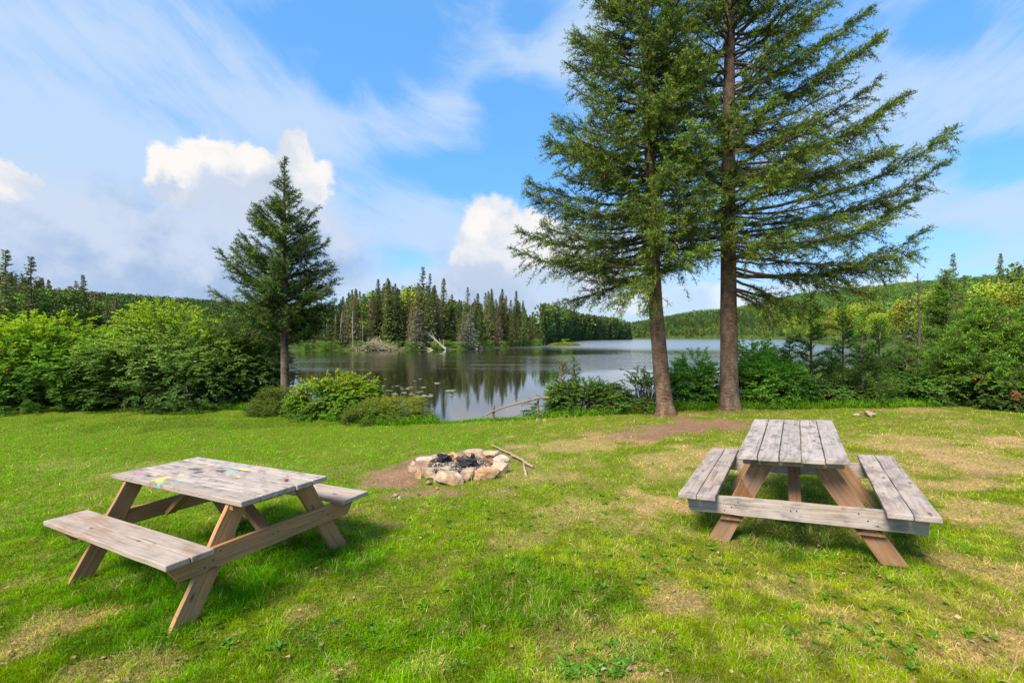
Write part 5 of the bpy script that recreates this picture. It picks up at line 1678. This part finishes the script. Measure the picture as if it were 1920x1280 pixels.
def hill_forest():
    r = np.random.default_rng(12)

    def sample(n, umin, umax, z0, z1):
        u = r.uniform(umin, umax, n); Z = z0 + (z1 - z0) * r.random(n) ** 1.1
        x = at(u, Z); return u, x, Z
    # right hill
    u, x, Z = sample(17000, 1150, 2350, 560, 1330)
    k = (Z > far_y(x) + 3) | (near_y(x) > Z + 5)
    x = x[k]; Z = Z[k]; u = u[k]
    z = height(x, Z); H = r.uniform(8, 14, len(x))
    con = r.random(len(x)) < np.where(Z < 800, .5, .16)
    merged_wood('hill_forest', np.stack([x, Z, z - 1, H], 1), 'mixed green forest covering the long hill across the right side of the lake', 'forest', 1, con)
    # left hill
    u, x, Z = sample(9000, -500, 1000, 330, 700)
    k = Z > far_y(x) + 60
    x = x[k]; Z = Z[k]
    z = height(x, Z); H = r.uniform(7, 12, len(x))
    merged_wood('hill_forest', np.stack([x, Z, z - 1, H], 1), 'dark green forest on the low hill behind the left shrubs', 'forest', 2, r.random(len(x)) < .35, tone=.62)
    # headland behind the point, dark conifers down to the water
    n = 2600; u = r.uniform(1015, 1182, n)
    ys = np.linspace(150, 700, 1200)
    Z = np.zeros(n)
    for i in range(n):
        kk = np.argmax(ys > far_y(at(u[i], ys))); Z[i] = ys[kk] + 1 + r.random() ** 1.5 * 60
    x = at(u, Z); z = height(x, Z)
    H = np.clip(EYE + (HOR - (np.interp(u, [1015, 1040, 1080, 1120, 1160, 1182], [574, 581, 590, 597, 603, 611]) + r.uniform(-9, 26, n))) * Z / F - z, 4, 24)
    merged_wood('headland_wood', np.stack([x, Z, z - .5, H], 1), 'spruce wood on the narrow headland running out behind the point', 'forest', 3, r.random(n) < .97, k=110, lf=.62, tone=1.0, wid=.62)
    # far shore at the end of the lake
    n = 2600; u = r.uniform(1165, 1500, n); Z = np.zeros(n)
    ys = np.linspace(400, 1000, 1200)
    for i in range(n):
        xx = at(u[i], ys); ok = (ys > far_y(xx)) | (near_y(xx) > ys); kk = np.argmax(ok) if ok.any() else 700; Z[i] = ys[kk] + 2 + r.random() * 120
    x = at(u, Z); z = height(x, Z); H = r.uniform(9, 17, n)
    merged_wood('lakeside_wood', np.stack([x, Z, z - 1, H], 1), 'band of dark conifers along the far end of the lake', 'forest', 4, r.random(n) < .9, k=70, lf=.75, wid=.75)
    # right shore understory
    n = 700; u = r.uniform(1480, 2200, n); Z = np.interp(u, [1480, 1522, 1606, 1721, 1911, 2200], [440, 260, 140, 80, 50, 40]) * r.uniform(1.1, 4.2, n); x = at(u, Z)
    k = near_y(x) > Z + 3; x = x[k]; Z = Z[k]; z = height(x, Z); H = r.uniform(5, 12, len(x))
    merged_wood('shore_wood', np.stack([x, Z, z - .5, H], 1), 'leafy young wood behind the birches of the right shore', 'forest', 5, r.random(len(x)) < .3, k=700, lf=.35, tone=1.1)
    # wood filling behind the point
    n = 700; u = r.uniform(520, 1040, n); Z = np.zeros(n); ys = np.linspace(60, 400, 681)
    for i in range(n):
        kk = np.argmax(ys > far_y(at(u[i], ys))); Z[i] = ys[kk] + 12 + r.random() * 70
    x = at(u, Z); z = height(x, Z); H = np.clip(EYE + (HOR - np.interp(u, [520, 700, 800, 960, 1040], [585, 562, 552, 575, 605])) * Z / F - z, 5, 18) * r.uniform(.6, 1, n)
    merged_wood('point_wood', np.stack([x, Z, z - .5, H], 1), 'inner trees of the wood on the point, behind its first rows', 'forest', 6, r.random(n) < .96, k=260, lf=.55, tone=.9)


hill_forest()


def shore_details():
    r = np.random.default_rng(8)

    def shore(u, d=0):
        ys = np.linspace(60, 300, 961); k = np.argmax(ys > far_y(at(u, ys))); return at(u, ys[k] + d), ys[k] + d

    def fallen(u0, v0, u1, v1, label, r0=.22, nbr=46, bl=2.2, col=(.42, .37, .32)):
        x0, y0 = shore(u0, -1.5); y1 = y0 + 2
        A = np.array([at(u0, y0), y0, EYE + (HOR - v0) * y0 / F]); B = np.array([at(u1, y1), y1, EYE + (HOR - v1) * y1 / F])
        root = empty('fallen_dead_tree', A); tag(root, label, 'dead tree')
        t = np.linspace(0, 1, 12)[:, None]
        P = A * (1 - t) + B * t
        G = Geo(); V, Fq = tubes((P - A)[None], (r0 * (1 - .8 * t[:, 0]))[None], 6); G.add(V, Fq, col, 0, True); G.build('trunk', M_TWIG, root)
        C = []; ax = nrm(B - A)
        for i in range(nbr):
            s = r.uniform(.02, .95); d = nrm(r.normal(size=3) * [1, .6, 1] + ax * .5)
            q = np.linspace(0, 1, 5)[:, None]; b0 = (A * (1 - s) + B * s) - A
            C.append(b0 + d * q * bl * r.uniform(.3, 1) + np.array([0, 0, -.3]) * q ** 2)
        V, Fq = tubes(np.array(C), np.full((len(C), 5), .035), 3); G = Geo(); G.add(V, Fq, col); G.build('branches', M_TWIG, root)
    fallen(836, 655, 797, 619, 'bare grey trunk slanting down to the water at the middle of the point')
    fallen(896, 654, 850, 640, 'bleached fallen trunk lying low along the shore right of the slanting one', .22, 50, 2.0)
    fallen(905, 653, 862, 630, 'longer tan fallen spruce with dense dead twigs above the bleached one', .2, 90, 2.2, (.33, .29, .18))
    fallen(812, 657, 795, 650, 'small pale driftwood stub at the water left of the slanting trunk', .15, 16, 1.0)
    # heap of dead brushwood
    x0, y0 = shore(706, .5)
    C = []
    for i in range(420):
        a = np.array([r.normal() * 2.0, r.normal() * .8, abs(r.normal()) * .3]); a[2] += max(0, 1.9 - abs(a[0] + .6) * .55) * r.random()
        d = nrm(r.normal(size=3) * [1, .5, .55] + [.4, 0, 0]); q = np.linspace(0, 1, 4)[:, None]
        C.append(a + d * q * r.uniform(.8, 2.4) + np.array([0, 0, -.2]) * q ** 2)
    G = Geo(); V, Fq = tubes(np.array(C), np.full((len(C), 4), .035), 3); G.add(V, Fq, (.42, .35, .24)); o = G.build('brushwood_heap', M_TWIG); o.location = (x0, y0, WATER_Z + .1)
    tag(o, 'heap of bleached dead brushwood on the shore at the left of the point', 'brushwood')
    # pale bare trunks at the left end of the point
    for i in range(12):
        u = r.uniform(590, 705); x, y = shore(u, r.uniform(3, 12)); z = hz(x, y); H = r.uniform(5, 11)
        t = np.linspace(0, 1, 5)[:, None]; ln = r.normal() * .06
        P = np.array([0, 0, 0]) + np.concatenate([t * ln * H, 0 * t, t * H], 1)
        G = Geo(); V, Fq = tubes(P[None], (.11 * (1 - .7 * t[:, 0]))[None], 5); G.add(V, Fq, (.5, .46, .42), 0, True)
        o = G.build('bare_trunk', M_TWIG); o.location = (x, y, z - .2)
        tag(o, 'slim pale bare trunk among the grey trees at the left end of the point', 'bare trunk', 'pale bare trunks on the point')
    # grassy islet off the tip of the point
    Z = 158; x0 = at(1058, Z)
    G = Geo(); rr = np.linspace(0, 1, 9)[:, None]; th = np.linspace(0, 6.283, 33)[None, :-1]
    X = rr * np.cos(th) * 5.2; Y = rr * np.sin(th) * 3.0; Zz = .75 * (1 - rr ** 2) - .15 + 0 * th
    i = np.arange(8)[:, None] * 32; j = np.arange(32)[None]
    q = np.stack([i + j, i + (j + 1) % 32, i + 32 + (j + 1) % 32, i + 32 + j], -1).reshape(-1, 4)
    G.add(np.stack([X, Y, Zz], -1).reshape(-1, 3), q, (.12, .14, .03), 0, True)
    o = G.build('islet', M_HILL); o.location = (x0, Z, WATER_Z); tag(o, kind='structure')
    n = 5000; a = r.random(n) * 6.28; ra = np.sqrt(r.random(n)); P = np.stack([np.cos(a) * ra * 5.2, np.sin(a) * ra * 3, .75 * (1 - ra ** 2) - .15], 1)
    D = nrm(r.normal(size=(n, 3)) * .35 + [0, 0, 1]); c = np.array([.20, .24, .025]) * r.uniform(.6, 1.3, (n, 1))
    V, Fs, C = leaves(P, D, nrm(r.normal(size=(n, 3))), r.uniform(.4, .9, n), np.full(n, .12), c, rng=r)
    G = Geo(); G.add(V, Fs, C); o = G.build('islet_sedge', M_WOODS); o.location = (x0, Z, WATER_Z); tag(o, 'yellow green sedge tussocks covering the little islet', 'sedge', kind='stuff')
    plant('w1', at(1062, Z + 2), Z + 2, 2.6, 'green bush on the little islet off the tip of the point', 'bush', None, 1.6, z=WATER_Z + .2, r=r)
    plant('w1', at(1035, 190), 190, 3.0, 'low green bush at the very tip of the point behind the islet', 'bush', None, 1.6, z=WATER_Z + .2, r=r)
    # lily pads
    mp, T = new_mat('lily_pad'); at_ = T.n('ShaderNodeAttribute', attribute_name='col').outputs['Color']; finish(T, principled(T, at_, .5, .4).outputs[0])
    pads = []
    for v in range(2):
        G = Geo(); th = np.linspace(.25, 6.03, 18); rim = np.stack([np.cos(th), np.sin(th) * .9, 0 * th + .006], 1) * (1 + .05 * r.normal(size=(18, 1)) * [1, 1, 0])
        top = np.concatenate([[[0, 0, .010]], rim]); bot = top - [0, 0, .012]
        Vp = np.concatenate([top, bot]); m = len(top)
        tri = [[0, i, i + 1] for i in range(1, m - 1)] + [[m, m + i + 1, m + i] for i in range(1, m - 1)]
        G.add(Vp, tri, (.20, .21, .13)); G.add(Vp, [[i, m + i, m + i + 1, i + 1] for i in range(1, m - 1)], (.20, .21, .13))
        pads.append([G.build('lily_pad', mp), False])
    cl = [(672, 725, 10, 5), (700, 727, 26, 4), (712, 733, 30, 5), (740, 740, 50, 3), (770, 733, 40, 6), (760, 726, 30, 3), (820, 718, 10, 2), (690, 741, 20, 3), (800, 742, 26, 3), (845, 732, 12, 2), (610, 725, 40, 5), (750, 712, 60, 3)]
    for i in range(75):
        c = cl[r.integers(len(cl))]; u = c[0] + r.normal() * c[2] * .6; v = c[1] + r.normal() * c[3] * .5
        Z = (EYE - WATER_Z) * F / (v - HOR); p = pads[i % 2]
        if not p[1]: o = p[0]; p[1] = True
        else: o = p[0].copy(); COL.objects.link(o)
        s = r.uniform(.06, .13); o.location = (at(u, Z), Z, WATER_Z + .008 + .0001 * i); o.scale = (s * 1.2, s * 1.2, 1); o.rotation_euler = (0, 0, r.random() * 6.28)
        tag(o, ('small' if s < .085 else 'larger') + ' pale lily pad in the ' + ('far' if v < 728 else 'near') + ' row, ' + ['left of the bank shrub', 'just over the bank shrub', 'above the bank shrubs', 'middle of the patch', 'right of the middle', 'right end of the patch'][int(np.clip((u - 600) / 42, 0, 5))], 'lily pad', 'lily pads on the lake')
    for p in pads: assert p[1]


shore_details()
print('script done')
